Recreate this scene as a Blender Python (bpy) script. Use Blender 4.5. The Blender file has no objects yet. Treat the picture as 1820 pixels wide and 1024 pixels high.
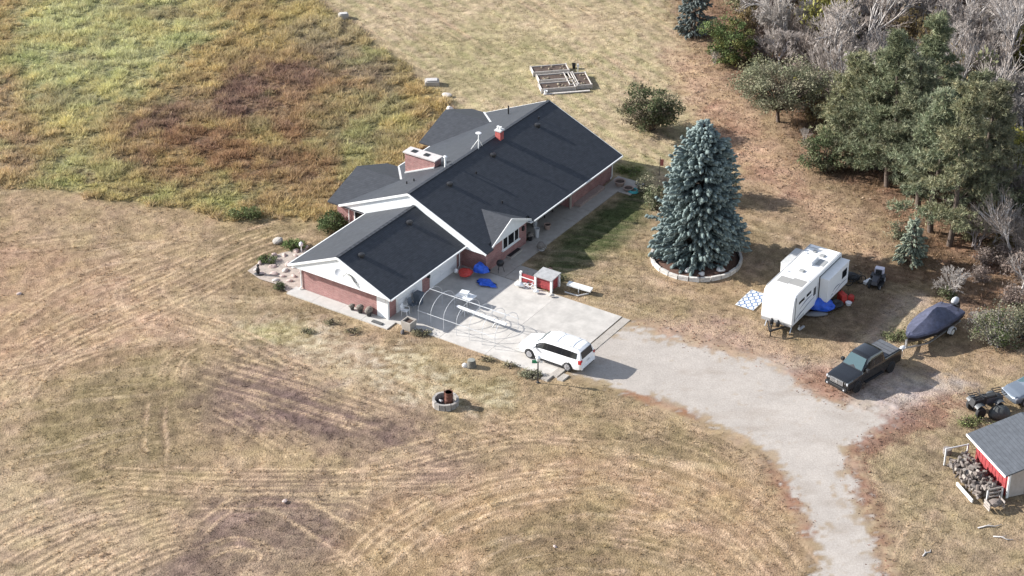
import bpy, bmesh, math, random
import numpy as np
from mathutils import Vector, Matrix, Quaternion
random.seed(7)
RNG = np.random.default_rng(11)
S = bpy.context.scene
COL = S.collection
R = math.radians

# ------------------------------------------------------------------ camera, sky, sun, exposure
PITCH, DIST, LENS = R(30.4), 149.7, 70.0
FPX = LENS / 36.0 * 1820
CAMH = DIST * math.sin(PITCH)
cam_data = bpy.data.cameras.new("camera")
cam_data.lens = LENS
cam_data.sensor_width = 36.0
cam_data.clip_start = 1.0
cam_data.clip_end = 6000
cam = bpy.data.objects.new("camera", cam_data)
COL.objects.link(cam)
cam.location = (0, 0, CAMH)
cam.rotation_euler = (math.pi / 2 - PITCH, 0, 0)
S.camera = cam

SUN_EL, SUN_AZ = R(27), math.atan2(-0.974, 0.225)      # azimuth clockwise from +Y
world = bpy.data.worlds.new("World")
S.world = world
world.use_nodes = True
wn = world.node_tree
sky = wn.nodes.new("ShaderNodeTexSky")
sky.sky_type = 'NISHITA'
sky.sun_disc = False
sky.sun_elevation = SUN_EL
sky.sun_rotation = SUN_AZ % (2 * math.pi)
sky.dust_density = 1.6
sky.altitude = 1200
bg = wn.nodes["Background"]
bg.inputs[1].default_value = 0.13
hs = wn.nodes.new("ShaderNodeHueSaturation")          # thin high haze: a paler sky than clean blue
hs.inputs["Saturation"].default_value = 0.6
wn.links.new(sky.outputs[0], hs.inputs["Color"])
wn.links.new(hs.outputs[0], bg.inputs[0])
sun_data = bpy.data.lights.new("sun", 'SUN')
sun_data.energy = 4.8
sun_data.angle = R(0.6)
sun_data.color = (1.0, 0.965, 0.915)
sun = bpy.data.objects.new("sun", sun_data)
COL.objects.link(sun)
sun.rotation_euler = Vector((0.974 * math.cos(SUN_EL), -0.225 * math.cos(SUN_EL), -math.sin(SUN_EL))).to_track_quat('-Z', 'Y').to_euler()
S.view_settings.view_transform = 'Standard'
S.view_settings.look = 'None'
S.view_settings.exposure = 1.02
S.view_settings.gamma = 1.0
S.view_settings.use_curve_mapping = False
S.render.engine = 'CYCLES'
S.cycles.max_bounces = 4
S.cycles.diffuse_bounces = 2
S.cycles.transparent_max_bounces = 6

# ------------------------------------------------------------------ helpers
def G(px, py, z=0.0):
    """place on the plot seen at a picture position, at height z"""
    X = (px - 910) / FPX
    Y = -(py - 512) / FPX
    d = (X, math.cos(PITCH) + Y * math.sin(PITCH), -math.sin(PITCH) + Y * math.cos(PITCH))
    t = (z - CAMH) / d[2]
    return Vector((d[0] * t, d[1] * t, z))

YAW = R(56.6)
HO = Vector((-12.74, 126.23, 0))
HU = Vector((math.cos(YAW), math.sin(YAW), 0))
HV = Vector((math.sin(YAW), -math.cos(YAW), 0))
def UV(u, v, z=0.0):
    return HO + HU * u + HV * v + Vector((0, 0, z))

def lin(c):
    c = c / 255.0
    return c / 12.92 if c <= 0.04045 else ((c + 0.055) / 1.055) ** 2.4
KE = 1.5
def A(r, g, b, k=KE):
    return tuple(min(0.82, lin(x) / k) for x in (r, g, b))

def link(o, parent=None):
    COL.objects.link(o)
    if parent is not None:
        o.parent = parent
    return o

def tag(o, label, cat, group=None):
    o["label"] = label
    o["category"] = cat
    if group:
        o["group"] = group
    return o

def thing(name, label, cat, loc=(0, 0, 0), rz=0.0, group=None):
    o = bpy.data.objects.new(name, None)
    o.empty_display_size = 0.3
    o.location = loc
    o.rotation_euler = (0, 0, rz)
    link(o)
    return tag(o, label, cat, group)

def copy_tree(o, parent=None):
    c = o.copy()
    link(c, parent)
    for ch in o.children:
        copy_tree(ch, c)
    return c

class MB:
    """collects shapes and links them as one mesh object"""
    def __init__(self, T=None):
        self.v, self.f, self.T = [], [], T
    def add(self, vs, fs):
        b = len(self.v)
        self.v += [tuple(self.T(*p)) if self.T else tuple(p) for p in vs]
        self.f += [tuple(i + b for i in f) for f in fs]
        return self
    def box(self, x0, x1, y0, y1, z0, z1):
        return self.add([(x0, y0, z0), (x1, y0, z0), (x1, y1, z0), (x0, y1, z0), (x0, y0, z1), (x1, y0, z1), (x1, y1, z1), (x0, y1, z1)],
                        [(0, 3, 2, 1), (4, 5, 6, 7), (0, 1, 5, 4), (1, 2, 6, 5), (2, 3, 7, 6), (3, 0, 4, 7)])
    def hexa(self, p):
        return self.add(p, [(0, 3, 2, 1), (4, 5, 6, 7), (0, 1, 5, 4), (1, 2, 6, 5), (2, 3, 7, 6), (3, 0, 4, 7)])
    def slab(self, poly, th):
        n = len(poly)
        vs = [tuple(p) for p in poly] + [(p[0], p[1], p[2] - th) for p in poly]
        return self.add(vs, [tuple(range(n)), tuple(range(2 * n - 1, n - 1, -1))] + [(i, i + n, (i + 1) % n + n, (i + 1) % n) for i in range(n)])
    def prism(self, poly, a0, a1, axis='x'):
        """poly of 2-D points extruded along an axis"""
        f = {'x': lambda p, a: (a, p[0], p[1]), 'y': lambda p, a: (p[0], a, p[1]), 'z': lambda p, a: (p[0], p[1], a)}[axis]
        n = len(poly)
        return self.add([f(p, a0) for p in poly] + [f(p, a1) for p in poly],
                        [tuple(range(n)), tuple(range(2 * n - 1, n - 1, -1))] + [(i, (i + 1) % n, (i + 1) % n + n, i + n) for i in range(n)])
    def bar(self, a, b, w, h):
        a, b = Vector(a), Vector(b)
        d = (b - a).normalized()
        s = d.cross(Vector((0, 0, 1)))
        s = s.normalized() if s.length > 1e-4 else Vector((1, 0, 0))
        t = s.cross(d)
        s, t = s * w / 2, t * h / 2
        return self.hexa([a - s - t, a + s - t, b + s - t, b - s - t, a - s + t, a + s + t, b + s + t, b - s + t])
    def tube(self, pts, rad, n=6, cap=True, closed=False):
        pts = [Vector(p) for p in pts]
        if not hasattr(rad, '__len__'):
            rad = [rad] * len(pts)
        m = len(pts)
        d0 = (pts[1] - pts[0]).normalized()
        ref = Vector((0, 0, 1)) if abs(d0.z) < 0.9 else Vector((1, 0, 0))
        vs, fs = [], []
        for i, p in enumerate(pts):
            if closed:
                d = pts[(i + 1) % m] - pts[i - 1]
            else:
                d = pts[min(i + 1, m - 1)] - pts[max(i - 1, 0)]
            d = d.normalized()
            s = d.cross(ref)
            s = s.normalized() if s.length > 1e-4 else Vector((1, 0, 0))
            t = s.cross(d)
            ref = (t if t.length > 0 else ref)
            for k in range(n):
                a = 2 * math.pi * k / n
                vs.append(p + (s * math.cos(a) + t * math.sin(a)) * rad[i])
        for i in range(m if closed else m - 1):
            j = (i + 1) % m
            for k in range(n):
                fs.append((i * n + k, i * n + (k + 1) % n, j * n + (k + 1) % n, j * n + k))
        if cap and not closed:
            fs.append(tuple(range(n - 1, -1, -1)))
            fs.append(tuple(range((m - 1) * n, m * n)))
        return self.add(vs, fs)
    def lathe(self, prof, n=16, c=(0, 0, 0), axis='z'):
        vs, fs = [], []
        for r, z in prof:
            for k in range(n):
                a = 2 * math.pi * k / n
                q = {'z': (r * math.cos(a), r * math.sin(a), z), 'y': (r * math.cos(a), z, r * math.sin(a)), 'x': (z, r * math.cos(a), r * math.sin(a))}[axis]
                vs.append((c[0] + q[0], c[1] + q[1], c[2] + q[2]))
        m = len(prof)
        for i in range(m - 1):
            for k in range(n):
                fs.append((i * n + k, i * n + (k + 1) % n, (i + 1) * n + (k + 1) % n, (i + 1) * n + k))
        if prof[0][0] > 1e-4:
            fs.append(tuple(range(n - 1, -1, -1)))
        if prof[-1][0] > 1e-4:
            fs.append(tuple(range((m - 1) * n, m * n)))
        return self.add(vs, fs)
    def blob(self, c, r, seed=0, sub=2, amp=0.25, flat=None, jit=0.0):
        """an uneven lump"""
        bm = bmesh.new()
        bmesh.ops.create_icosphere(bm, subdivisions=sub, radius=1)
        rr = random.Random(seed)
        k = [(Vector((rr.gauss(0, 1), rr.gauss(0, 1), rr.gauss(0, 1))).normalized(), rr.uniform(-amp, amp)) for _ in range(9)]
        vs = []
        for v in bm.verts:
            s = 1 + sum(a * max(0, v.co.normalized().dot(d)) ** 3 for d, a in k) + rr.uniform(-jit, jit)
            p = Vector((v.co.x * r[0] * s, v.co.y * r[1] * s, v.co.z * r[2] * s))
            if flat is not None and p.z < flat:
                p.z = flat
            vs.append(p + Vector(c))
        bm.verts.index_update()
        fs = [tuple(v.index for v in f.verts) for f in bm.faces]
        bm.free()
        return self.add(vs, fs)
    def build(self, name, mat, parent=None, smooth=False, loc=None, sub=0, bevel=0, rot=None):
        me = bpy.data.meshes.new(name)
        me.from_pydata([tuple(p) for p in self.v], [], self.f)
        bm = bmesh.new()
        bm.from_mesh(me)
        bmesh.ops.remove_doubles(bm, verts=bm.verts, dist=1e-5)
        bmesh.ops.recalc_face_normals(bm, faces=bm.faces)
        bm.to_mesh(me)
        bm.free()
        if smooth:
            me.polygons.foreach_set("use_smooth", [True] * len(me.polygons))
        if mat:
            me.materials.append(mat)
        o = bpy.data.objects.new(name, me)
        link(o, parent)
        if loc is not None:
            o.location = loc
        if rot is not None:
            o.rotation_euler = rot
        if bevel:
            md = o.modifiers.new("bevel", 'BEVEL')
            md.width = bevel
            md.segments = 2
            md.limit_method = 'ANGLE'
        if sub:
            md = o.modifiers.new("sub", 'SUBSURF')
            md.levels = sub
            md.render_levels = sub
        return o

def np_mesh(name, V, F, mat, cols=None, smooth=False):
    """mesh from arrays: V (n,3), F (m,k), cols (n,3)"""
    V = np.asarray(V, np.float32)
    F = np.asarray(F, np.int32)
    me = bpy.data.meshes.new(name)
    me.vertices.add(len(V))
    me.vertices.foreach_set("co", V.ravel())
    k = F.shape[1]
    me.loops.add(F.size)
    me.loops.foreach_set("vertex_index", F.ravel())
    me.polygons.add(len(F))
    me.polygons.foreach_set("loop_start", np.arange(0, F.size, k, dtype=np.int32))
    if smooth:
        me.polygons.foreach_set("use_smooth", np.ones(len(F), bool))
    if cols is not None:
        at = me.attributes.new("Col", 'FLOAT_COLOR', 'POINT')
        c4 = np.ones((len(V), 4), np.float32)
        c4[:, :3] = cols
        at.data.foreach_set("color", c4.ravel())
    me.update(calc_edges=True)
    me.validate()
    if mat:
        me.materials.append(mat)
    return me

def obj(name, me, parent=None, loc=None):
    o = bpy.data.objects.new(name, me)
    link(o, parent)
    if loc is not None:
        o.location = loc
    return o

# ------------------------------------------------------------------ materials
MATS = {}
def mat(name, col, rough=0.6, metal=0.0, var=0.0, scale=6.0, bump=0.0, spec=0.5, coat=0.0, detail=4.0, col2=None, bscale=None):
    if name in MATS:
        return MATS[name]
    m = bpy.data.materials.new(name)
    m.use_nodes = True
    nt = m.node_tree
    b = nt.nodes["Principled BSDF"]
    b.inputs["Base Color"].default_value = (*col, 1)
    b.inputs["Roughness"].default_value = rough
    b.inputs["Metallic"].default_value = metal
    b.inputs["Specular IOR Level"].default_value = spec
    if coat:
        b.inputs["Coat Weight"].default_value = coat
        b.inputs["Coat Roughness"].default_value = 0.08
    if var or bump or col2:
        tc = nt.nodes.new("ShaderNodeTexCoord")
        nz = nt.nodes.new("ShaderNodeTexNoise")
        nz.inputs["Scale"].default_value = scale
        nz.inputs["Detail"].default_value = detail
        nz.inputs["Roughness"].default_value = 0.65
        nt.links.new(tc.outputs["Object"], nz.inputs["Vector"])
        if var or col2:
            rp = nt.nodes.new("ShaderNodeValToRGB")
            rp.color_ramp.elements[0].position = 0.3
            rp.color_ramp.elements[1].position = 0.7
            lo = tuple(x * (1 - var) for x in col) if not col2 else col
            hi = tuple(min(0.9, x * (1 + var)) for x in col) if not col2 else col2
            rp.color_ramp.elements[0].color = (*lo, 1)
            rp.color_ramp.elements[1].color = (*hi, 1)
            nt.links.new(nz.outputs["Fac"], rp.inputs["Fac"])
            nt.links.new(rp.outputs["Color"], b.inputs["Base Color"])
        if bump:
            bp = nt.nodes.new("ShaderNodeBump")
            bp.inputs["Strength"].default_value = bump
            bp.inputs["Distance"].default_value = 0.03
            nz2 = nz
            if bscale:
                nz2 = nt.nodes.new("ShaderNodeTexNoise")
                nz2.inputs["Scale"].default_value = bscale
                nz2.inputs["Detail"].default_value = 3
                nt.links.new(tc.outputs["Object"], nz2.inputs["Vector"])
            nt.links.new(nz2.outputs["Fac"], bp.inputs["Height"])
            nt.links.new(bp.outputs["Normal"], b.inputs["Normal"])
    MATS[name] = m
    return m

def attr_mat(name, rough=0.9, var=0.35, scale=5.0, spec=0.15, bump=0.0, trans=0.0, bscale=30.0, bdist=0.05):
    """surface colour from the mesh's own colour attribute, broken up with noise"""
    m = bpy.data.materials.new(name)
    m.use_nodes = True
    nt = m.node_tree
    b = nt.nodes["Principled BSDF"]
    b.inputs["Roughness"].default_value = rough
    b.inputs["Specular IOR Level"].default_value = spec
    at = nt.nodes.new("ShaderNodeAttribute")
    at.attribute_name = "Col"
    tc = nt.nodes.new("ShaderNodeTexCoord")
    nz = nt.nodes.new("ShaderNodeTexNoise")
    nz.inputs["Scale"].default_value = scale
    nz.inputs["Detail"].default_value = 6
    nz.inputs["Roughness"].default_value = 0.72
    nt.links.new(tc.outputs["Object"], nz.inputs["Vector"])
    mr = nt.nodes.new("ShaderNodeMapRange")
    mr.inputs["From Min"].default_value = 0.25
    mr.inputs["From Max"].default_value = 0.75
    mr.inputs["To Min"].default_value = 1 - var
    mr.inputs["To Max"].default_value = 1 + var
    nt.links.new(nz.outputs["Fac"], mr.inputs["Value"])
    vm = nt.nodes.new("ShaderNodeVectorMath")
    vm.operation = 'SCALE'
    nt.links.new(at.outputs["Color"], vm.inputs[0])
    nt.links.new(mr.outputs["Result"], vm.inputs["Scale"])
    nt.links.new(vm.outputs["Vector"], b.inputs["Base Color"])
    if bump:
        n2 = nt.nodes.new("ShaderNodeTexNoise")
        n2.inputs["Scale"].default_value = bscale
        n2.inputs["Detail"].default_value = 4
        nt.links.new(tc.outputs["Object"], n2.inputs["Vector"])
        bp = nt.nodes.new("ShaderNodeBump")
        bp.inputs["Strength"].default_value = bump
        bp.inputs["Distance"].default_value = bdist
        nt.links.new(n2.outputs["Fac"], bp.inputs["Height"])
        nt.links.new(bp.outputs["Normal"], b.inputs["Normal"])
    if trans:
        tr = nt.nodes.new("ShaderNodeBsdfTranslucent")
        nt.links.new(vm.outputs["Vector"], tr.inputs["Color"])
        mx = nt.nodes.new("ShaderNodeMixShader")
        mx.inputs[0].default_value = trans
        nt.links.new(b.outputs[0], mx.inputs[1])
        nt.links.new(tr.outputs[0], mx.inputs[2])
        nt.links.new(mx.outputs[0], nt.nodes["Material Output"].inputs["Surface"])
    return m

def brick_mat(name, c1, c2, mortar, scale=1.0):
    m = bpy.data.materials.new(name)
    m.use_nodes = True
    nt = m.node_tree
    b = nt.nodes["Principled BSDF"]
    b.inputs["Roughness"].default_value = 0.85
    tc = nt.nodes.new("ShaderNodeTexCoord")
    sp = nt.nodes.new("ShaderNodeSeparateXYZ")
    ad = nt.nodes.new("ShaderNodeMath")
    cb = nt.nodes.new("ShaderNodeCombineXYZ")
    nt.links.new(tc.outputs["Object"], sp.inputs[0])
    nt.links.new(sp.outputs[0], ad.inputs[0])
    nt.links.new(sp.outputs[1], ad.inputs[1])
    nt.links.new(ad.outputs[0], cb.inputs[0])
    nt.links.new(sp.outputs[2], cb.inputs[1])
    br = nt.nodes.new("ShaderNodeTexBrick")
    br.inputs["Color1"].default_value = (*c1, 1)
    br.inputs["Color2"].default_value = (*c2, 1)
    br.inputs["Mortar"].default_value = (*mortar, 1)
    br.inputs["Scale"].default_value = scale
    br.inputs["Brick Width"].default_value = 0.22
    br.inputs["Row Height"].default_value = 0.075
    br.inputs["Mortar Size"].default_value = 0.009
    nt.links.new(cb.outputs[0], br.inputs["Vector"])
    nz = nt.nodes.new("ShaderNodeTexNoise")
    nz.inputs["Scale"].default_value = 1.7
    nz.inputs["Detail"].default_value = 5
    nt.links.new(tc.outputs["Object"], nz.inputs["Vector"])
    mr = nt.nodes.new("ShaderNodeMapRange")
    mr.inputs["To Min"].default_value = 0.6
    mr.inputs["To Max"].default_value = 1.4
    nt.links.new(nz.outputs["Fac"], mr.inputs["Value"])
    vm = nt.nodes.new("ShaderNodeVectorMath")
    vm.operation = 'SCALE'
    nt.links.new(br.outputs["Color"], vm.inputs[0])
    nt.links.new(mr.outputs["Result"], vm.inputs["Scale"])
    nt.links.new(vm.outputs["Vector"], b.inputs["Base Color"])
    bp = nt.nodes.new("ShaderNodeBump")
    bp.inputs["Strength"].default_value = 0.5
    bp.inputs["Distance"].default_value = 0.01
    nt.links.new(br.outputs["Fac"], bp.inputs["Height"])
    bp.invert = True
    nt.links.new(bp.outputs["Normal"], b.inputs["Normal"])
    return m

def shingle_mat(name, c1, c2):
    """asphalt shingle courses; follows the slope through the height"""
    m = bpy.data.materials.new(name)
    m.use_nodes = True
    nt = m.node_tree
    b = nt.nodes["Principled BSDF"]
    b.inputs["Roughness"].default_value = 0.62
    b.inputs["Specular IOR Level"].default_value = 0.3
    tc = nt.nodes.new("ShaderNodeTexCoord")
    sp = nt.nodes.new("ShaderNodeSeparateXYZ")
    nt.links.new(tc.outputs["Object"], sp.inputs[0])
    ad = nt.nodes.new("ShaderNodeMath")
    nt.links.new(sp.outputs[0], ad.inputs[0])
    nt.links.new(sp.outputs[1], ad.inputs[1])
    cb = nt.nodes.new("ShaderNodeCombineXYZ")
    nt.links.new(ad.outputs[0], cb.inputs[0])
    nt.links.new(sp.outputs[2], cb.inputs[1])
    br = nt.nodes.new("ShaderNodeTexBrick")
    br.inputs["Color1"].default_value = (*c1, 1)
    br.inputs["Color2"].default_value = (*c2, 1)
    br.inputs["Mortar"].default_value = (*(x * 0.7 for x in c1), 1)
    br.inputs["Scale"].default_value = 1
    br.inputs["Brick Width"].default_value = 0.33
    br.inputs["Row Height"].default_value = 0.06
    br.inputs["Mortar Size"].default_value = 0.004
    nt.links.new(cb.outputs[0], br.inputs["Vector"])
    nz = nt.nodes.new("ShaderNodeTexNoise")
    nz.inputs["Scale"].default_value = 2.2
    nz.inputs["Detail"].default_value = 8
    nz.inputs["Roughness"].default_value = 0.75
    nt.links.new(tc.outputs["Object"], nz.inputs["Vector"])
    mr = nt.nodes.new("ShaderNodeMapRange")
    mr.inputs["From Min"].default_value = 0.25
    mr.inputs["From Max"].default_value = 0.75
    mr.inputs["To Min"].default_value = 0.72
    mr.inputs["To Max"].default_value = 1.3
    nt.links.new(nz.outputs["Fac"], mr.inputs["Value"])
    vm = nt.nodes.new("ShaderNodeVectorMath")
    vm.operation = 'SCALE'
    nt.links.new(br.outputs["Color"], vm.inputs[0])
    nt.links.new(mr.outputs["Result"], vm.inputs["Scale"])
    nt.links.new(vm.outputs["Vector"], b.inputs["Base Color"])
    return m

M_SHINGLE = shingle_mat("charcoal_shingle", (0.036, 0.040, 0.048), (0.046, 0.050, 0.059))
M_BRICK = brick_mat("red_brick", (0.26, 0.092, 0.082), (0.34, 0.14, 0.125), (0.38, 0.32, 0.30))
M_WHITE = mat("white_paint", (0.78, 0.78, 0.76), 0.55, var=0.06, scale=3)
M_SIDING = mat("white_siding", (0.74, 0.76, 0.76), 0.6, var=0.06, scale=4)
M_SHADEWHITE = M_WHITE
M_CONC = mat("concrete", A(214, 210, 204), 0.85, var=0.11, scale=1.4, bump=0.3, bscale=40, detail=9)
M_CONC2 = mat("old_concrete", A(192, 184, 174), 0.9, var=0.14, scale=1.8, bump=0.4, bscale=30, detail=9)
M_DARK = mat("dark_void", (0.012, 0.012, 0.013), 0.6)
M_GLASS = mat("window_glass", (0.012, 0.014, 0.017), 0.08, spec=0.4)
M_BLACK = mat("black_plastic", (0.018, 0.018, 0.02), 0.5)
M_BLACKM = mat("black_metal", (0.03, 0.03, 0.032), 0.4, metal=0.3)
M_RUBBER = mat("tyre_rubber", (0.022, 0.022, 0.023), 0.85)
M_STEEL = mat("galvanised_steel", (0.55, 0.56, 0.57), 0.38, metal=0.8)
M_ALLOY = mat("alloy_wheel", (0.5, 0.5, 0.52), 0.35, metal=0.7)
M_GREYW = mat("weathered_wood", (0.33, 0.29, 0.26), 0.9, var=0.3, scale=7)
M_LGREY = mat("light_grey_paint", (0.5, 0.5, 0.5), 0.6)
M_REDP = mat("barn_red_paint", (0.30, 0.045, 0.048), 0.75, var=0.3, scale=3)
M_SOIL = mat("dark_soil", (0.075, 0.05, 0.038), 1.0, var=0.4, scale=5, bump=0.6)
M_MULCH = mat("bark_mulch", (0.10, 0.055, 0.04), 1.0, var=0.5, scale=9, bump=0.8)
M_RUST = mat("rusty_steel", (0.12, 0.045, 0.03), 0.85, var=0.4, scale=6)
M_BARK = mat("brown_bark", (0.10, 0.075, 0.06), 0.95, var=0.35, scale=8, bump=0.6)
M_GBARK = mat("grey_bark", (0.30, 0.27, 0.265), 0.95, var=0.3, scale=6)
M_PBARK = mat("pale_bark", (0.46, 0.43, 0.41), 0.95, var=0.25, scale=5)
M_STONE = mat("pale_stone", (0.46, 0.43, 0.40), 0.9, var=0.2, scale=6, bump=0.5)
M_PINKSTONE = mat("pink_stone", (0.47, 0.37, 0.33), 0.9, var=0.25, scale=5, bump=0.5)
M_BLUETARP = mat("blue_tarp", (0.02, 0.10, 0.55), 0.45, var=0.25, scale=4)
M_RED = mat("red_plastic", (0.5, 0.045, 0.035), 0.45)
M_WPLAS = mat("white_plastic", (0.78, 0.78, 0.78), 0.4)
M_TERRA = mat("clay_pot", (0.33, 0.24, 0.2), 0.8)
M_TEAL = mat("teal_hose", (0.05, 0.32, 0.33), 0.45)
M_LEAF = attr_mat("leaf", rough=0.75, var=0.25, scale=3, trans=0.22)
M_NEEDLE = attr_mat("needle", rough=0.8, var=0.25, scale=3, trans=0.08)
M_GRASSBL = attr_mat("grass_blade", rough=0.95, var=0.2, scale=2, trans=0.35, spec=0.05)
M_GROUND = attr_mat("ground_turf", rough=1.0, var=0.55, scale=8, spec=0.03, bump=0.9, bscale=9, bdist=0.08)
# ------------------------------------------------------------------ the ground: one sheet with relief, colour laid out on the plot
DX = 0.16
GX0, GX1, GY0, GY1 = -56.0, 56.0, 89.0, 191.0
gx = np.arange(GX0, GX1 + 1e-6, DX)
gy = np.arange(GY0, GY1 + 1e-6, DX)
NX, NY = len(gx), len(gy)
XX, YY = np.meshgrid(gx, gy)

def vnoise(x, y, s, seed, octaves=4, rough=0.55):
    out = np.zeros_like(x)
    amp, tot = 1.0, 0.0
    for o in range(octaves):
        rg = np.random.default_rng(seed * 31 + o)
        tab = rg.random((256, 256))
        u, v = x / s + 37.7 * o, y / s + 11.3 * o
        i, j = np.floor(u).astype(int), np.floor(v).astype(int)
        fu, fv = u - i, v - j
        fu, fv = fu * fu * (3 - 2 * fu), fv * fv * (3 - 2 * fv)
        a, b = tab[j & 255, i & 255], tab[j & 255, (i + 1) & 255]
        c, d = tab[(j + 1) & 255, i & 255], tab[(j + 1) & 255, (i + 1) & 255]
        out += amp * ((a * (1 - fu) + b * fu) * (1 - fv) + (c * (1 - fu) + d * fu) * fv)
        tot += amp
        amp *= rough
        s *= 0.5
    return out / tot

def inpoly(poly, X=XX, Y=YY):
    m = np.zeros(X.shape, bool)
    n = len(poly)
    for k in range(n):
        x1, y1 = poly[k][0], poly[k][1]
        x2, y2 = poly[(k + 1) % n][0], poly[(k + 1) % n][1]
        if y1 == y2:
            continue
        c = (y1 > Y) != (y2 > Y)
        m ^= c & (X < (x2 - x1) * (Y - y1) / (y2 - y1) + x1)
    return m

def blur(a, rad):
    n = max(1, int(rad / DX))
    for _ in range(2):
        for ax in (0, 1):
            p = np.concatenate([np.repeat(np.take(a, [0], ax), n + 1, ax), a, np.repeat(np.take(a, [-1], ax), n, ax)], ax)
            c = np.cumsum(p, ax)
            hi = np.take(c, range(2 * n + 1, c.shape[ax]), ax)
            lo = np.take(c, range(0, c.shape[ax] - 2 * n - 1), ax)
            a = (hi - lo) / (2 * n + 1)
    return a

def pxpoly(pts):
    return [G(*p) for p in pts]

N_BIG = vnoise(XX, YY, 9, 1)
N_MID = vnoise(XX, YY, 2.6, 2)
N_SML = vnoise(XX, YY, 0.9, 3)
N_FIN = vnoise(XX, YY, 0.42, 4, 2)
WARPX = (vnoise(XX, YY, 5, 5) - 0.5) * 5
WARPY = (vnoise(XX, YY, 5, 6) - 0.5) * 6

def region(pts, soft=0.6, warp=0.6, jag=0.7):
    """0..1 mask of a patch of ground with an uneven edge"""
    m = inpoly(pxpoly(pts), XX + WARPX * warp, YY + WARPY * warp).astype(float)
    m = blur(m, soft)
    t = 0.5 + (N_MID * 0.4 + N_SML * 0.4 + N_FIN * 0.2 - 0.5) * 2.0 * jag
    return np.clip((m - t) / 0.9 + 0.5, 0, 1) * np.clip(m * 5, 0, 1)

tall = inpoly(pxpoly([(-600, 320), (0, 331), (120, 345), (250, 362), (330, 377), (395, 399), (450, 394), (520, 385), (590, 398), (625, 385), (640, 340), (720, 300), (790, 230), (806, 190),
                      (790, 178), (745, 140), (700, 105), (640, 55), (575, 8), (540, -30), (450, -200), (-600, -200)]),
              XX + WARPX * 0.18 + (N_SML - 0.5) * 2.2, YY + WARPY * 0.18 + (N_MID - 0.5) * 2.5).astype(float)
tall_s = blur(tall, 0.5)
woods = region([(1190, -60), (1215, 40), (1262, 110), (1310, 175), (1390, 205), (1430, 300), (1520, 330), (1600, 420), (1640, 480), (1720, 560), (1830, 640), (2300, 700), (2300, -80)], 1.6, 0.5, 0.6)
track = region([(1180, 70), (1240, 110), (1310, 190), (1400, 280), (1520, 400), (1600, 470), (1540, 480), (1440, 380), (1340, 320), (1240, 230), (1200, 150)], 1.2, 0.4, 0.7)
backlawn = region([(545, -40), (640, 50), (760, 150), (800, 200), (900, 260), (1080, 330), (1260, 330), (1330, 300), (1260, 170), (1210, 90), (1190, -60)], 1.2, 0.3, 0.5)

def mix(c, col, m):
    m = m[..., None]
    return c * (1 - m) + np.array(col) * m

C = np.empty((NY, NX, 3))
C[:] = A(168, 144, 105)
C = mix(C, A(146, 128, 92), np.clip((N_BIG - 0.45) * 4, 0, 1) * 0.8)
C = mix(C, A(186, 161, 124), np.clip((N_MID - 0.52) * 4, 0, 1) * 0.6)
# patches of the mown field
PURPLE, OLIVE, PINK, ORANGE, GREENY, STRAW = A(128, 107, 94), A(140, 124, 84), A(178, 145, 108), A(174, 141, 98), A(160, 152, 90), A(188, 166, 128)
C = mix(C, PINK, region([(-200, 400), (150, 440), (300, 520), (340, 600), (200, 650), (-200, 700)], 1.5, 1) * 0.7)
C = mix(C, OLIVE, region([(90, 670), (230, 625), (340, 650), (400, 700), (350, 840), (200, 870), (30, 810)], 2, 1) * 0.8)
C = mix(C, PURPLE, region([(350, 670), (470, 650), (610, 690), (770, 740), (820, 790), (660, 810), (520, 810), (400, 770)], 1.6, 1) * 1.0)
C = mix(C, PURPLE, region([(350, 880), (520, 855), (640, 870), (660, 950), (600, 990), (470, 1040), (220, 1040), (330, 950)], 1.4, 1) * 0.85)
C = mix(C, PURPLE, region([(760, 800), (860, 800), (800, 870), (660, 860)], 1.4, 1) * 0.6)
C = mix(C, ORANGE, region([(660, 930), (850, 840), (1100, 800), (1330, 830), (1460, 1040), (620, 1040)], 1.8, 1) * 0.6)
C = mix(C, OLIVE, region([(1000, 740), (1180, 740), (1330, 790), (1290, 830), (1100, 820)], 1.4, 1) * 0.7)
C = mix(C, OLIVE, region([(880, 940), (1080, 900), (1260, 970), (1280, 1040), (860, 1040)], 1.4, 1) * 0.7)
C = mix(C, STRAW, region([(-200, 840), (90, 850), (300, 930), (260, 1040), (-200, 1100)], 1.4, 1) * 0.6)
C = mix(C, STRAW, region([(250, 520), (420, 540), (640, 640), (720, 700), (560, 680), (420, 600)], 1.0, 1) * 0.6)
C = mix(C, A(206, 194, 160), region([(400, 560), (520, 560), (640, 610), (760, 640), (900, 690), (860, 730), (720, 700), (560, 660), (440, 620)], 1.4, .6, 1.5) * np.clip(N_FIN * 2.4 - 0.7, 0, 1) * 0.9)
C = mix(C, GREENY, region([(425, 580), (510, 568), (560, 600), (530, 625), (450, 615)], 0.8, 0.6) * 0.75)
C = mix(C, GREENY, region([(700, 640), (830, 650), (960, 690), (880, 730), (760, 715)], 1.2, 0.8) * 0.35)
C = mix(C, OLIVE, region([(430, 385), (640, 385), (560, 470), (440, 480), (350, 440)], 1.2, 0.6) * 0.7)
C = mix(C, A(166, 146, 108), region([(1480, 760), (1560, 730), (1850, 650), (1900, 1050), (1570, 1050)], 1.0, 0.4) * 0.7)
C = mix(C, A(138, 128, 88), region([(1590, 800), (1720, 740), (1760, 760), (1660, 850), (1620, 950)], 1.2, 0.8) * 0.5)
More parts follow.
